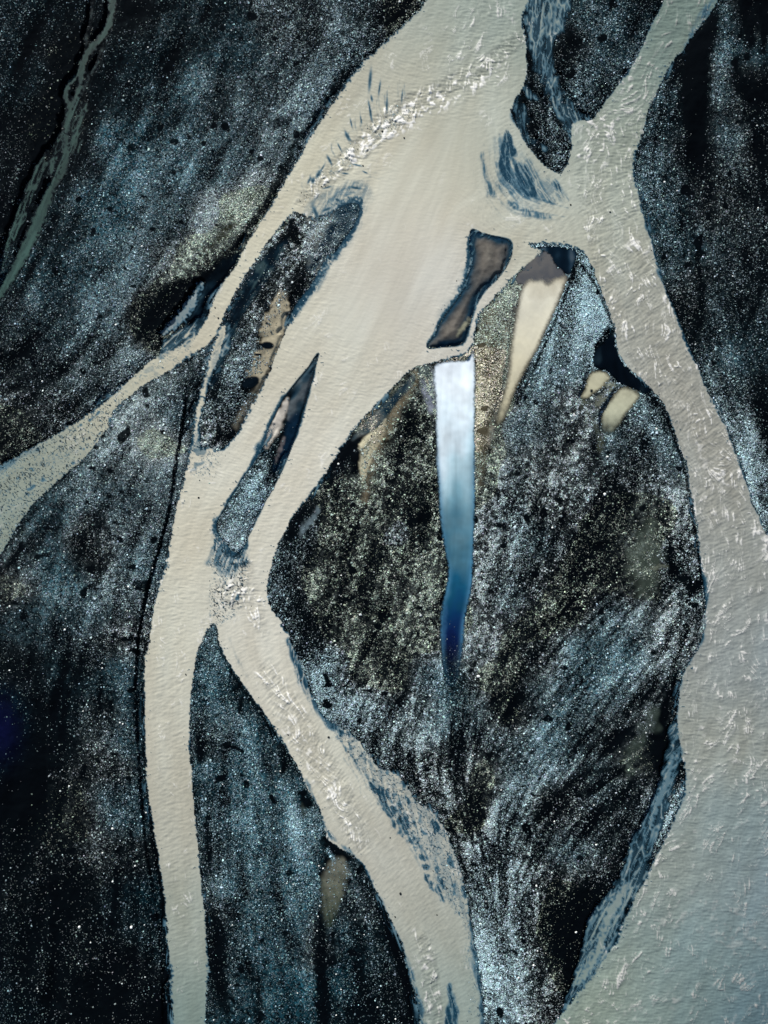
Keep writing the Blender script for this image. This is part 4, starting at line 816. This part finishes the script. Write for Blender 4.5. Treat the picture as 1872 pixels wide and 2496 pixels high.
add_silt(soft(stroke([(922, 1066, .8), (900, 1080, 1.2), (892, 1092, .8)]) + nA * .4, 1.5), srgb(40, 46, 46))
add_silt(soft(stroke([(1015, 915, 9), (990, 960, 11), (960, 1010, 13), (935, 1060, 12), (915, 1110, 10), (898, 1170, 8), (890, 1220, 5)]) + nC * 3, 10) * .6, srgb(118, 108, 88) / LIT)
add_silt(soft(sdf([(1010, 908), (975, 945), (930, 990), (890, 1030), (850, 1080), (880, 1060), (930, 1040), (945, 1010), (985, 960), (1012, 930)]) + w_thick * 2, 5) * .95, ramp(w_thick + nD, [(-1.5, srgb(16, 36, 48)), (.5, srgb(50, 64, 70)), (2, srgb(86, 90, 88))]))
add_silt(soft(sdf([(1034, 892), (1052, 892), (1058, 920), (1062, 960), (1060, 1010), (1045, 1010), (1030, 960), (1026, 925)]) + nC, 7) * .8, srgb(150, 156, 168) / LIT)
add_silt(soft(sdf([(1018, 890), (1050, 888), (1052, 920), (1040, 935), (1022, 912)]) + nB * 1.5, 3) * .9, srgb(60, 72, 74))
add_silt(soft(stroke([(1032, 918, 2), (1040, 932, 3), (1046, 944, 2)]) + nA, 2), srgb(170, 164, 146))
add_silt(soft(stroke([(1262, 695, 12), (1245, 750, 12), (1235, 820, 12), (1236, 900, 9), (1215, 985, 9), (1195, 1050, 9), (1192, 1090, 7)]) + nC * 3, 10) * .75, srgb(132, 132, 122) / LIT)
add_silt(soft(sdf([(1170, 740), (1240, 720), (1245, 850), (1225, 960), (1195, 1060), (1175, 1200), (1160, 1200), (1162, 900)]) + nC, 8) * .3, srgb(128, 120, 96) / LIT)
add_silt(soft(stroke([(1480, 935, 8), (1500, 940, 5), (1475, 965, 8), (1455, 985, 10)]) + nB * 2, 4) * .9, srgb(104, 108, 96) / LIT)
add_silt(soft(stroke([(1420, 985, 16), (1400, 960, 6), (1470, 1070, 9), (1462, 1100, 6)]) + nC * 3, 9) * .4, srgb(90, 96, 80) / LIT)
add_silt(soft(sdf([(1590, 1250), (1610, 1290), (1590, 1330), (1620, 1370), (1600, 1400), (1580, 1460), (1545, 1460), (1530, 1400), (1530, 1350), (1560, 1300)]) + nD * 8 + nC * 4, 16) * .38, srgb(92, 104, 92) / LIT)
add_silt(soft(stroke([(1588, 1385, 5), (1610, 1380, 5), (1622, 1380, 3)]) + nB, 4) * .6, srgb(120, 126, 110) / LIT)
add_silt(soft(stroke([(1590, 1730, 9), (1580, 1770, 14), (1560, 1800, 12), (1530, 1840, 14), (1535, 1880, 12)]) + nC * 5 + nD * 5, 14) * .3, srgb(84, 98, 88) / LIT)
add_silt(soft(sdf([(812, 2090), (846, 2094), (850, 2125), (836, 2170), (822, 2215), (808, 2262), (790, 2240), (780, 2180), (790, 2130)]) + nC * 2, 9) * .8, ramp(Yg + w_long * 14, [(2080, srgb(112, 112, 100)), (2180, srgb(92, 96, 82)), (2270, srgb(44, 56, 46))]))
add_silt(soft(stroke([(738, 1965, 6), (742, 1985, 5)]) + nB * 2, 6) * .6, srgb(60, 68, 62))
add_silt(soft(stroke([(775, 1240, 6), (765, 1265, 6), (740, 1285, 7), (735, 1300, 5)]) + nB * 2, 5) * .85, srgb(84, 98, 104))
add_silt(soft(stroke([(690, 590, 16), (640, 620, 6)]) , 8) * 0, slate)
add_silt(soft(sdf([(555, 625), (600, 605), (560, 680), (520, 740), (497, 800), (455, 800), (440, 775), (480, 710), (515, 660)]) + w_thick * 2, 6) * .75, ramp(w_thick + nD, [(-1, srgb(3, 12, 20)), (1, srgb(14, 34, 46)), (2.4, srgb(44, 66, 74))]))
add_silt(soft(sdf([(640, 632), (700, 575), (705, 600), (650, 690), (600, 760), (560, 840), (530, 930), (505, 960), (520, 880), (570, 740)]) + w_thick * 3, 8) * .7, ramp(w_long + nD, [(-1, srgb(4, 16, 26)), (1, srgb(14, 36, 48)), (2.4, srgb(52, 72, 76))]))
add_silt(soft(sdf([(738, 490), (800, 465), (880, 450), (905, 460), (890, 500), (870, 550), (820, 600), (770, 680), (745, 660), (760, 560)]) + w_thick * 3, 8) * .6, ramp(w_thick + nD, [(-1.2, srgb(18, 44, 60)), (.4, srgb(74, 92, 100)), (2.0, srgb(130, 134, 128))]))
add_silt(ell(5, 1775, 46, 75, 0) * .8, srgb(8, 12, 46))
for (x0, y0, h0) in [(570, 540, 18), (600, 500, 16), (540, 570, 16), (500, 610, 14)]:
    add_silt(soft(stroke([(x0, y0, h0), (x0 + 14, y0 - 14, h0)]) + nC * 3, 14) * .2, srgb(110, 112, 84))

# bank ledges stay darker and wet right beside the water
d_water = -np.maximum.reduce([rv, f_blue, f_cream, f_dp, f_dbay])
wet = sstep(6, 0, d_water + nC * 1.5) * sstep(-.2, 1.4, nE)
dens *= 1 - .4 * wet
sand *= 1 - .4 * wet
kill(f_dlens, 3)

# ------------------------------------------------------------------ terrain heights
hgt = .10 + .45 * sstep(0, 60, d_water + nD * 2) + .03 * nD + .06 * nE * sstep(0, 60, d_water) + .012 * nB + .02 * nC
hgt += .10 * w_wide * sstep(10, 60, d_water)
inside = np.maximum.reduce([rv, f_blue, f_cream, f_dp, f_dbay, f_brown, f_pa, f_pb])
hgt = np.where(inside > -3, mix(np.maximum(hgt, .05) * sstep(-6, -3, -inside + -3.0) + .0, -.18 - .25 * sstep(0, 25, inside), sstep(-3, 3, inside)), hgt)
allw = np.maximum(milk, stream_m)
allw = blur(allw.astype(np.float32), 3)
hgt = np.where((allw > .015), np.minimum(hgt, -.08), hgt)
for k in ('blue', 'cream', 'brown', 'dark', 'silt_a', 'silt_b', 'deep'):
    hgt = np.where(blur(pool_fields[k][0].astype(np.float32), 4) > .01, np.minimum(hgt, -.07), hgt)
hgt = blur(hgt.astype(np.float32), 1.6)
# terrace step west of the left river
step_d = sdf([(459, 900), (444, 1055), (428, 1140), (419, 1217), (409, 1262), (394, 1317), (374, 1390), (359, 1441), (347, 1502), (338, 1560), (334, 1626),
              (330, 1684), (332, 1742), (338, 1819), (343, 1914), (356, 2060), (370, 2138), (395, 2300), (400, 2600), (120, 2600), (120, 1300), (300, 1000)], 1, 20)
hgt += .38 * sstep(-4, 4, step_d) * sstep(-200, 60, step_d + 60)

# ------------------------------------------------------------------ ground colour
warm_c = srgb(136, 138, 110); blue_c = srgb(42, 98, 114); neut_c = srgb(110, 122, 122); deepb = srgb(20, 24, 90)
wv = Gw[..., None]
wv = np.where((wv > 0) & (wv < .95), wv * (.35 + .65 * sstep(.5, .95, wv)), wv)
fine_c = np.where(wv < 0, mix(neut_c[None, None], blue_c[None, None], np.clip(-wv * 1.3, 0, 1)), mix(neut_c[None, None], warm_c[None, None], np.clip(wv, 0, 1)))
fine_c = mix(fine_c, deepb[None, None], np.clip(-wv - 1.0, 0, 1) * 1.6)
grain = np.clip(1 + .75 * nA + .35 * nB, .1, 3.2)
base_c = np.array([.0006, .0018, .0030])[None, None] + 0 * fine_c
gcol = base_c + fine_c * (np.clip(sand, 0, 1) ** 1.4 * .85 * grain)[..., None]
gcol = mix(gcol, siltc * (1 + .06 * nB + .05 * nC)[..., None], np.clip(silt, 0, 1)[..., None])
gcol = np.clip(gcol, 0.0008, .85)
gritA = np.clip(dens * 1.1, 0, 1) * (1 - silt * .8)


# ------------------------------------------------------------------ mesh helpers
def worldx(u): return (u - W0 / 2) / S
def worldy(v): return (H0 / 2 - v) / S


FARR = [40, 120, 400, 1200, 4000, 12000, 36000]


def make_mesh(name, co, quads, attrs, mat, smooth=True, nv=4):
    me = bpy.data.meshes.new(name)
    me.vertices.add(len(co))
    me.vertices.foreach_set('co', np.ascontiguousarray(co, np.float32).ravel())
    n = len(quads)
    me.loops.add(n * nv)
    me.loops.foreach_set('vertex_index', np.ascontiguousarray(quads, np.int32).ravel())
    me.polygons.add(n)
    me.polygons.foreach_set('loop_start', np.arange(0, n * nv, nv, dtype=np.int32))
    me.polygons.foreach_set('loop_total', np.full(n, nv, np.int32))
    me.update(calc_edges=True)
    me.polygons.foreach_set('use_smooth', np.full(n, smooth, bool))
    for an, arr in attrs.items():
        a = me.attributes.new(an, 'FLOAT_COLOR', 'POINT')
        a.data.foreach_set('color', np.ascontiguousarray(arr, np.float32).ravel())
    me.materials.append(mat)
    o = bpy.data.objects.new(name, me)
    C.objects.link(o)
    return o


# padded coordinates: the sheet runs on to the horizon
xp = np.concatenate([xs[0] - np.array(FARR[::-1]), xs, xs[-1] + np.array(FARR)])
yp = np.concatenate([ys[0] - np.array(FARR[::-1]), ys, ys[-1] + np.array(FARR)])
NP_ = len(FARR)


def padf(a):
    return np.pad(a, ((NP_, NP_), (NP_, NP_)) + ((0, 0),) * (a.ndim - 2), mode='edge')


GX, GY = np.meshgrid(worldx(xp), worldy(yp))
GX = GX.astype(np.float32); GY = GY.astype(np.float32)
NH, NW = GX.shape


def quads_where(mask):
    """cells (i, j) kept, as vertex index quads, counter-clockwise from above"""
    i, j = np.nonzero(mask)
    a = i * NW + j
    return np.stack([a, a + NW, a + NW + 1, a + 1], 1)


# ------------------------------------------------------------------ materials
def new_mat(name):
    m = bpy.data.materials.new(name)
    m.use_nodes = True
    nt = m.node_tree
    return m, nt, nt.nodes['Principled BSDF']


def ground_material():
    m, nt, b = new_mat('black_sand_and_gravel')
    at = nt.nodes.new('ShaderNodeAttribute'); at.attribute_name = 'col'
    tc = nt.nodes.new('ShaderNodeTexCoord')
    v = nt.nodes.new('ShaderNodeTexVoronoi'); v.inputs['Scale'].default_value = 7.5
    nt.links.new(tc.outputs['Object'], v.inputs['Vector'])
    # grit: each small cell a grain of its own brightness
    sep = nt.nodes.new('ShaderNodeSeparateColor')
    nt.links.new(v.outputs['Color'], sep.inputs[0])
    r = nt.nodes.new('ShaderNodeMapRange')
    r.inputs['From Min'].default_value = .55; r.inputs['From Max'].default_value = 1.0
    r.inputs['To Min'].default_value = .35; r.inputs['To Max'].default_value = 2.6
    nt.links.new(sep.outputs[0], r.inputs['Value'])
    one = nt.nodes.new('ShaderNodeMix'); one.data_type = 'FLOAT'
    nt.links.new(at.outputs['Alpha'], one.inputs[0])
    one.inputs[2].default_value = 1.0
    nt.links.new(r.outputs[0], one.inputs[3])
    mul = nt.nodes.new('ShaderNodeVectorMath'); mul.operation = 'SCALE'
    nt.links.new(at.outputs['Color'], mul.inputs[0]); nt.links.new(one.outputs[0], mul.inputs['Scale'])
    nt.links.new(mul.outputs[0], b.inputs['Base Color'])
    bump = nt.nodes.new('ShaderNodeBump'); bump.inputs['Strength'].default_value = .35; bump.inputs['Distance'].default_value = .04
    nt.links.new(v.outputs['Distance'], bump.inputs['Height'])
    nt.links.new(bump.outputs[0], b.inputs['Normal'])
    b.inputs['Roughness'].default_value = .85
    b.inputs['Specular IOR Level'].default_value = .02
    return m


def water_material(name, rough, spec, scale=4.0, dist=.02):
    m, nt, b = new_mat(name)
    at = nt.nodes.new('ShaderNodeAttribute'); at.attribute_name = 'col'
    nt.links.new(at.outputs['Color'], b.inputs['Base Color'])
    nt.links.new(at.outputs['Alpha'], b.inputs['Alpha'])
    b.inputs['Roughness'].default_value = rough
    b.inputs['Specular IOR Level'].default_value = spec
    tc = nt.nodes.new('ShaderNodeTexCoord')
    n = nt.nodes.new('ShaderNodeTexNoise'); n.inputs['Scale'].default_value = scale; n.inputs['Detail'].default_value = 3
    nt.links.new(tc.outputs['Object'], n.inputs['Vector'])
    bump = nt.nodes.new('ShaderNodeBump'); bump.inputs['Strength'].default_value = .5; bump.inputs['Distance'].default_value = dist
    nt.links.new(n.outputs[0], bump.inputs['Height']); nt.links.new(bump.outputs[0], b.inputs['Normal'])
    return m


def stone_material():
    m, nt, b = new_mat('river_stone')
    at = nt.nodes.new('ShaderNodeAttribute'); at.attribute_name = 'col'
    tc = nt.nodes.new('ShaderNodeTexCoord')
    n = nt.nodes.new('ShaderNodeTexNoise'); n.inputs['Scale'].default_value = 9; n.inputs['Detail'].default_value = 4
    nt.links.new(tc.outputs['Object'], n.inputs['Vector'])
    r = nt.nodes.new('ShaderNodeMapRange'); r.inputs['To Min'].default_value = .75; r.inputs['To Max'].default_value = 1.2
    nt.links.new(n.outputs[0], r.inputs['Value'])
    mul = nt.nodes.new('ShaderNodeVectorMath'); mul.operation = 'SCALE'
    nt.links.new(at.outputs['Color'], mul.inputs[0]); nt.links.new(r.outputs[0], mul.inputs['Scale'])
    nt.links.new(mul.outputs[0], b.inputs['Base Color'])
    b.inputs['Roughness'].default_value = .7
    b.inputs['Specular IOR Level'].default_value = .25
    return m


M_ground = ground_material()
M_water = water_material('silty_river_water', .5, .12, 9.0, .006)
M_pool = water_material('still_pool_water', .25, .12, 2.0, .004)
M_stone = stone_material()

# ------------------------------------------------------------------ ground sheet
z = padf(hgt)
co = np.stack([GX, GY, z], -1).reshape(-1, 3)
colr = np.concatenate([gcol, gritA[..., None]], -1)
ground = make_mesh('ground', co, quads_where(np.ones((NH - 1, NW - 1), bool)), {'col': padf(colr).reshape(-1, 4)}, M_ground)
ground['kind'] = 'structure'
ground['label'] = 'black volcanic sand flats streaked with pale grit and silt between the channels'


# ------------------------------------------------------------------ water sheets
def water_object(name, al, col, zz, mat, label):
    alp = padf(al.astype(np.float32))
    keep = (alp[:-1, :-1] > .004) | (alp[1:, :-1] > .004) | (alp[:-1, 1:] > .004) | (alp[1:, 1:] > .004)
    q = quads_where(keep)
    used = np.unique(q)
    remap = np.full(NH * NW, -1, np.int32); remap[used] = np.arange(len(used))
    co = np.stack([GX, GY, padf(zz.astype(np.float32))], -1).reshape(-1, 3)[used]
    cc_ = padf(np.concatenate([np.clip(col, 0, .95), al[..., None]], -1).astype(np.float32)).reshape(-1, 4)[used]
    o = make_mesh(name, co, remap[q], {'col': cc_}, mat)
    o['kind'] = 'structure'; o['label'] = label
    return o


east = np.maximum(soft(sdf(right_l + right_r + arm_l + [(1395, 490), (1400, 560), (1418, 612)], 1), .01), 0) > .5
west_mask = ~east & (Xg > -9999)
zero = np.zeros((ny, nx), np.float32)
# one connected river
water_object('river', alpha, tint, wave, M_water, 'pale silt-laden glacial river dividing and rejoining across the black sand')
green = srgb(58, 84, 78) / LIT
sc = mix(srgb(8, 26, 34)[None, None], (green[None, None] * (.75 + .5 * sstep(450, 700, Yg)[..., None])), sstep(.1, .8, stream_m)[..., None]) * (1 + .1 * w_long[..., None])
water_object('stream', sstep(0, .5, stream_m) * .9, sc, zero + w_short * .004, M_water, 'faint grey-green threaded stream in the upper left of the gravel plain')
pw = nC * .002
for key, zoff, lab in [('blue', .0, 'long narrow meltwater pool grading from white to deep blue'), ('cream', .004, 'long wedge-shaped cream pool right of the tan gravel strip'),
                       ('brown', -.010, 'shallow brownish bay at the head of the cream wedge pool'), ('dark', -.02, 'black water bay under the river junction beside the bright gravel tip'),
                       ('silt_a', .0, 'small rounded cream pool with a dark round hole in it'), ('silt_b', .0, 'small tapering cream pool beside the black backwater'),
                       ('deep', -.012, 'black backwater curving along the left bank of the right river')]:
    a_, c_, al_ = pool_fields[key]
    water_object('pool', al_, c_, zero + zoff + .012 + pw, M_pool, lab)

# ------------------------------------------------------------------ gravel: real stones scattered by density
r2 = np.random.default_rng(77)
clear = np.maximum.reduce([sstep(.04, .2, milk), sstep(-1, 2, rv), sstep(.1, .3, stream_m)] + [sstep(.0, .2, pool_fields[k][0]) for k in pool_fields])
inframe = ((Xg > -30) & (Xg < W0 + 30) & (Yg > -30) & (Yg < H0 + 30))
p = (dens * .85 + 1.5 * dens ** 2.5) * (1 - clear) * (1 - .93 * silt * (1 - np.clip(dens * silt * 1.1, 0, .8)))
p = p * np.where(inframe, 1, .35)
cnt = r2.poisson(p)
# a few stones break the surface in the mottled shallows and the pool tail
cnt2 = r2.poisson(np.clip(mott * .09 + wisp * .015 + .05 * sstep(10, 0, rv) * (rv > 0) * sstep(.2, 1.2, nE + nC * .5), 0, 1) * (rv > -1) + .22 * sstep(1500, 1680, Yg) * (f_blue > 0) + .004 * (f_blue > 0) * sstep(14, 0, f_blue))
ii, jj = np.nonzero(cnt + cnt2)
rep = (cnt + cnt2)[ii, jj]
ii = np.repeat(ii, rep); jj = np.repeat(jj, rep)
N = len(ii)
print('stones', N)
ox = r2.uniform(-.5, .5, N); oy = r2.uniform(-.5, .5, N)
px = worldx(xs[jj] + ox * STEP); py = worldy(ys[ii] + oy * STEP)
dloc = dens[ii, jj]
fine_k = np.clip(sstep(.1, .5, Gs[ii, jj]) * .8 + .1, 0, 1)
small = r2.random(N) < .55 + .3 * fine_k
rad = np.where(small, np.clip(r2.lognormal(math.log(.85), .25, N), .5, 1.5), np.clip(r2.lognormal(math.log(1.25), .34, N), .7, 3.6)) / S
br = np.where(small, r2.lognormal(math.log(.15), .5, N), r2.lognormal(math.log(.20), .66, N)) * (.62 + 2.2 * np.clip(dloc, 0, 1) ** 2)
br = br * (1 + .9 * sstep(.85, 1.1, Gw[ii, jj])) * (1 + .9 * sstep(.72, .98, Gd[ii, jj]))
br = np.clip(br, .01, .85)
g = Gw[ii, jj]
g = np.where((g > 0) & (g < .9), g * .4, g)
lum = br[:, None]
cb = np.array([.52, .90, 1.03]); cw = np.array([1.08, 1.0, .78]); cn = np.array([.84, 1.0, 1.0])
tn = np.where(g[:, None] < 0, mix(cn, cb, np.clip(-g[:, None] * 1.1, 0, 1)), mix(cn, cw, np.clip(g[:, None], 0, 1)))
tn = np.where((g[:, None] > 0) & (g[:, None] < .8), np.array([.84, 1.0, .82]), tn)
scol = lum * tn * (1 + .06 * r2.standard_normal((N, 3)))
dark = (milk[ii, jj] > .05) & (r2.random(N) < .6)
scol[dark] *= .12
tmpl = np.array([[1, 0, 0], [.3, .95, .05], [-.8, .6, -.05], [-.85, -.55, .05], [.35, -.92, 0], [.1, .05, .8], [0, 0, -.6]], float)
tri = np.array([[0, 1, 5], [1, 2, 5], [2, 3, 5], [3, 4, 5], [4, 0, 5]])
tmpl = tmpl[:6]
nvt = len(tmpl)
V = tmpl[None] * (1 + .22 * r2.standard_normal((N, nvt, 3)).clip(-2, 2))
asp = r2.uniform(.65, 1.0, N)
V[:, :, 1] *= asp[:, None]
V *= rad[:, None, None]
th = r2.uniform(0, 2 * math.pi, N)
cth, sth = np.cos(th)[:, None], np.sin(th)[:, None]
tx, ty = r2.normal(0, .35, N)[:, None], r2.normal(0, .35, N)[:, None]
vx = V[:, :, 0] * cth - V[:, :, 1] * sth
vy = V[:, :, 0] * sth + V[:, :, 1] * cth
vz = V[:, :, 2] * .8 + vx * tx + vy * ty
gz = np.maximum(hgt[ii, jj], -.03)
co = np.stack([vx + px[:, None], vy + py[:, None], vz + (gz + rad * .12)[:, None]], -1).reshape(-1, 3)
faces = (tri[None] + (np.arange(N) * nvt)[:, None, None]).reshape(-1, 3)
vc = np.repeat(np.concatenate([np.clip(scol, .003, .9), np.ones((N, 1))], 1), nvt, 0)
gravel = make_mesh('gravel', co, faces, {'col': vc}, M_stone, smooth=True, nv=3)
gravel['kind'] = 'stuff'
gravel['label'] = 'loose pale and dark gravel strewn over the black sand bars'
gravel['category'] = 'gravel'

# ------------------------------------------------------------------ boulders one can point at
def rock_mesh(name, seed, colour):
    import bmesh
    rr_ = random.Random(seed)
    bm = bmesh.new()
    bmesh.ops.create_icosphere(bm, subdivisions=3, radius=1)
    cuts = []
    for _ in range(9):
        v = np.array([rr_.gauss(0, 1) for _ in range(3)]); v /= np.linalg.norm(v)
        cuts.append((v, rr_.uniform(.68, .9)))
    for v in bm.verts:
        c = np.array(v.co)
        for n_, d_ in cuts:
            k = c @ n_
            if k > d_:
                c = c - n_ * (k - d_) * .85
        c += np.array([rr_.gauss(0, .012) for _ in range(3)])
        v.co = c
    for f in bm.faces: f.smooth = True
    me = bpy.data.meshes.new(name); bm.to_mesh(me); bm.free()
    a = me.attributes.new('col', 'FLOAT_COLOR', 'POINT')
    a.data.foreach_set('color', np.tile(np.array([*colour, 1.0], np.float32), len(me.vertices)))
    me.materials.append(M_stone)
    return me


white = (.82, .84, .80); pale = (.52, .56, .55); blk = (.006, .009, .011)
variants = {'w': [rock_mesh('boulder', 5 + k, white) for k in range(3)], 'p': [rock_mesh('boulder', 15 + k, pale) for k in range(3)], 'b': [rock_mesh('boulder', 25 + k, blk) for k in range(3)]}
rb = random.Random(3)


def boulder(x, y, r, kind, label, group=None, asp=.8, name='boulder'):
    me = variants[kind][rb.randrange(3)]
    o = bpy.data.objects.new(name, me)
    C.objects.link(o)
    j = int(round((x + MX) / STEP)); i = int(round((y + MY) / STEP))
    hz = float(hgt[i, j])
    inw = milk[i, j] > .3
    rm = r / S
    o.location = (worldx(x), worldy(y), (0.0 + rm * .15) if inw else hz + rm * .3)
    o.scale = (rm, rm * asp, rm * .7)
    o.rotation_euler = (rb.uniform(-.2, .2), rb.uniform(-.2, .2), rb.uniform(0, 6.28))
    o['label'] = label; o['category'] = 'boulder' if r > 2.5 else 'stone'
    if group: o['group'] = group
    return o


named = [
    (1165, 1647, 4.6, 'w', 'big round white boulder below the foot of the blue pool'),
    (1473, 1205, 4.2, 'w', 'white boulder on dark gravel left of the right river narrows'),
    (1478, 1114, 3.2, 'w', 'white boulder on gravel just below the small tapering cream pool'),
    (1598, 1046, 2.9, 'w', 'pale boulder on gravel between small cream pools and right river'),
    (1345, 1286, 3.0, 'w', 'white boulder in the middle of the right gravel bar'),
    (1646, 1258, 2.8, 'w', 'white boulder close to the left bank of the right river'),
    (279, 2014, 3.4, 'w', 'square white boulder on dark sand west of the left channel'),
    (174, 1912, 2.8, 'w', 'rounded white boulder on black sand in the lower left'),
    (152, 1924, 2.6, 'p', 'elongated grey boulder beside the rounded white one on black sand'),
    (255, 2073, 2.6, 'w', 'small white boulder south of the square white boulder'),
    (279, 2143, 2.8, 'w', 'white boulder at the head of a black hollow in the lower left'),
    (199, 2252, 3.6, 'w', 'left one of two bright boulders on the darkest lower left sand'),
    (325, 2253, 4.0, 'w', 'right one of two bright boulders on the darkest lower left sand'),
    (356, 1981, 2.6, 'w', 'white boulder touching the western bank of the left channel'),
    (297, 1758, 2.6, 'w', 'left of a close pair of white stones by the teal gravel patch'),
    (304, 1761, 2.6, 'w', 'right of a close pair of white stones by the teal gravel patch'),
    (163, 1533, 3.0, 'w', 'white boulder alone on speckled teal gravel, mid left'),
    (27, 1477, 2.8, 'w', 'white boulder near the left edge below the western branch'),
    (26, 1633, 2.6, 'w', 'white boulder on dark gravel at the far left'),
    (318, 1429, 2.8, 'w', 'white boulder near the dark terrace line west of the left channel'),
    (879, 1497, 4.2, 'p', 'pair-topped pale boulder in the middle of the olive gravel island'),
    (1025, 1499, 3.4, 'p', 'pale boulder on olive gravel left of the deep blue pool end'),
    (819, 1571, 2.8, 'p', 'pale boulder on olive gravel near the bright western fringe'),
    (1007, 1464, 2.8, 'p', 'pale boulder up-left of the one by the deep blue pool end'),
    (955, 1377, 2.8, 'p', 'pale boulder in the upper part of the olive gravel island'),
    (825, 1131, 3.0, 'w', 'white boulder on the edge of the black hollow by the cream silt'),
    (349, 604, 3.2, 'w', 'white boulder on teal gravel above the western branch'),
    (285, 794, 3.0, 'w', 'white boulder on bright gravel beside the western branch bend'),
    (106, 931, 3.0, 'w', 'white boulder on speckled gravel above the mottled branch'),
    (173, 522, 2.6, 'w', 'pale boulder right of the faint stream in the upper left'),
    (974, 7, 3.0, 'w', 'white boulder at the top edge left of the wide river'),
    (653, 305, 2.8, 'w', 'white boulder in a black hollow left of the wide river'),
    (1617, 447, 2.8, 'w', 'white boulder on dark gravel right of the river junction'),
    (1843, 511, 2.4, 'w', 'white boulder on dark flats near the right edge'),
    (1402, 2268, 3.2, 'w', 'white boulder on the blackest sand beside the lower right braid'),
    (1306, 2155, 3.0, 'w', 'white boulder on dark gravel left of the lower right braid'),
    (1451, 2056, 3.0, 'w', 'white boulder on streaked gravel above the lower right braid'),
    (1299, 2348, 3.2, 'w', 'white boulder on bright gravel near the bottom right of the bar'),
    (1262, 2377, 3.0, 'w', 'white boulder at the bottom of the bright gravel fringe'),
    (1550, 953, 1.6, 'b', 'dark stone at the tip of the small tapering cream pool'),
    (976, 2178, 3.2, 'b', 'black boulder awash with a foam ring in the lower middle channel'),
    (963, 2235, 2.2, 'b', 'small black stone awash below the foam-ringed one'),
    (801, 1797, 3.0, 'b', 'black boulder awash at the head of the rocky shallows'),
    (702, 1791, 2.2, 'b', 'black stone awash near the western bank of the middle channel'),
    (532, 775, 2.2, 'b', 'lower black stone awash in the narrow western branch'),
    (524, 750, 2.0, 'b', 'upper black stone awash in the narrow western branch'),
    (484, 1213, 2.6, 'b', 'black stone awash at the top of the left channel'),
    (932, 320, 2.4, 'b', 'black stone awash in the riffle of the wide river'),
    (985, 336, 2.2, 'b', 'black stone awash just below the riffle of the wide river'),
    (885, 404, 2.2, 'b', 'black stone at the tip of a blue slit below the riffle'),
    (1391, 499, 2.2, 'b', 'black stone awash beside the swirl where both rivers meet'),
    (1487, 517, 2.4, 'b', 'black stone awash in the middle of the right river'),
    (951, 2042, 1.8, 'b', 'black stone awash left of the blue shallow patches'),
    (1065, 2230, 1.8, 'b', 'black stone awash in the smooth reach below the shallows'),
    (405, 1388, 2.0, 'b', 'black stone awash at the west bank of the left channel'),
    (453, 1644, 2.2, 'b', 'black stone awash near the east bank of the left channel'),
]
for (x, y, r, k, lab) in named:
    boulder(x, y, r, k, lab, asp=rb.uniform(.72, .95))
# lesser pale stones nothing tells apart
cand = np.argwhere((dens > .1) & (clear < .02) & (silt < .3) & inframe)
r3 = np.random.default_rng(9)
sel = cand[r3.choice(len(cand), 170, replace=False)]
for (i, j) in sel:
    boulder(xs[j], ys[i], r3.uniform(1.6, 2.4), 'p' if r3.random() < .6 else 'w', 'small pale stone lying among the finer gravel of the bars', 'small pale stones scattered over the gravel', rb.uniform(.65, .95), 'stone')
print('done')
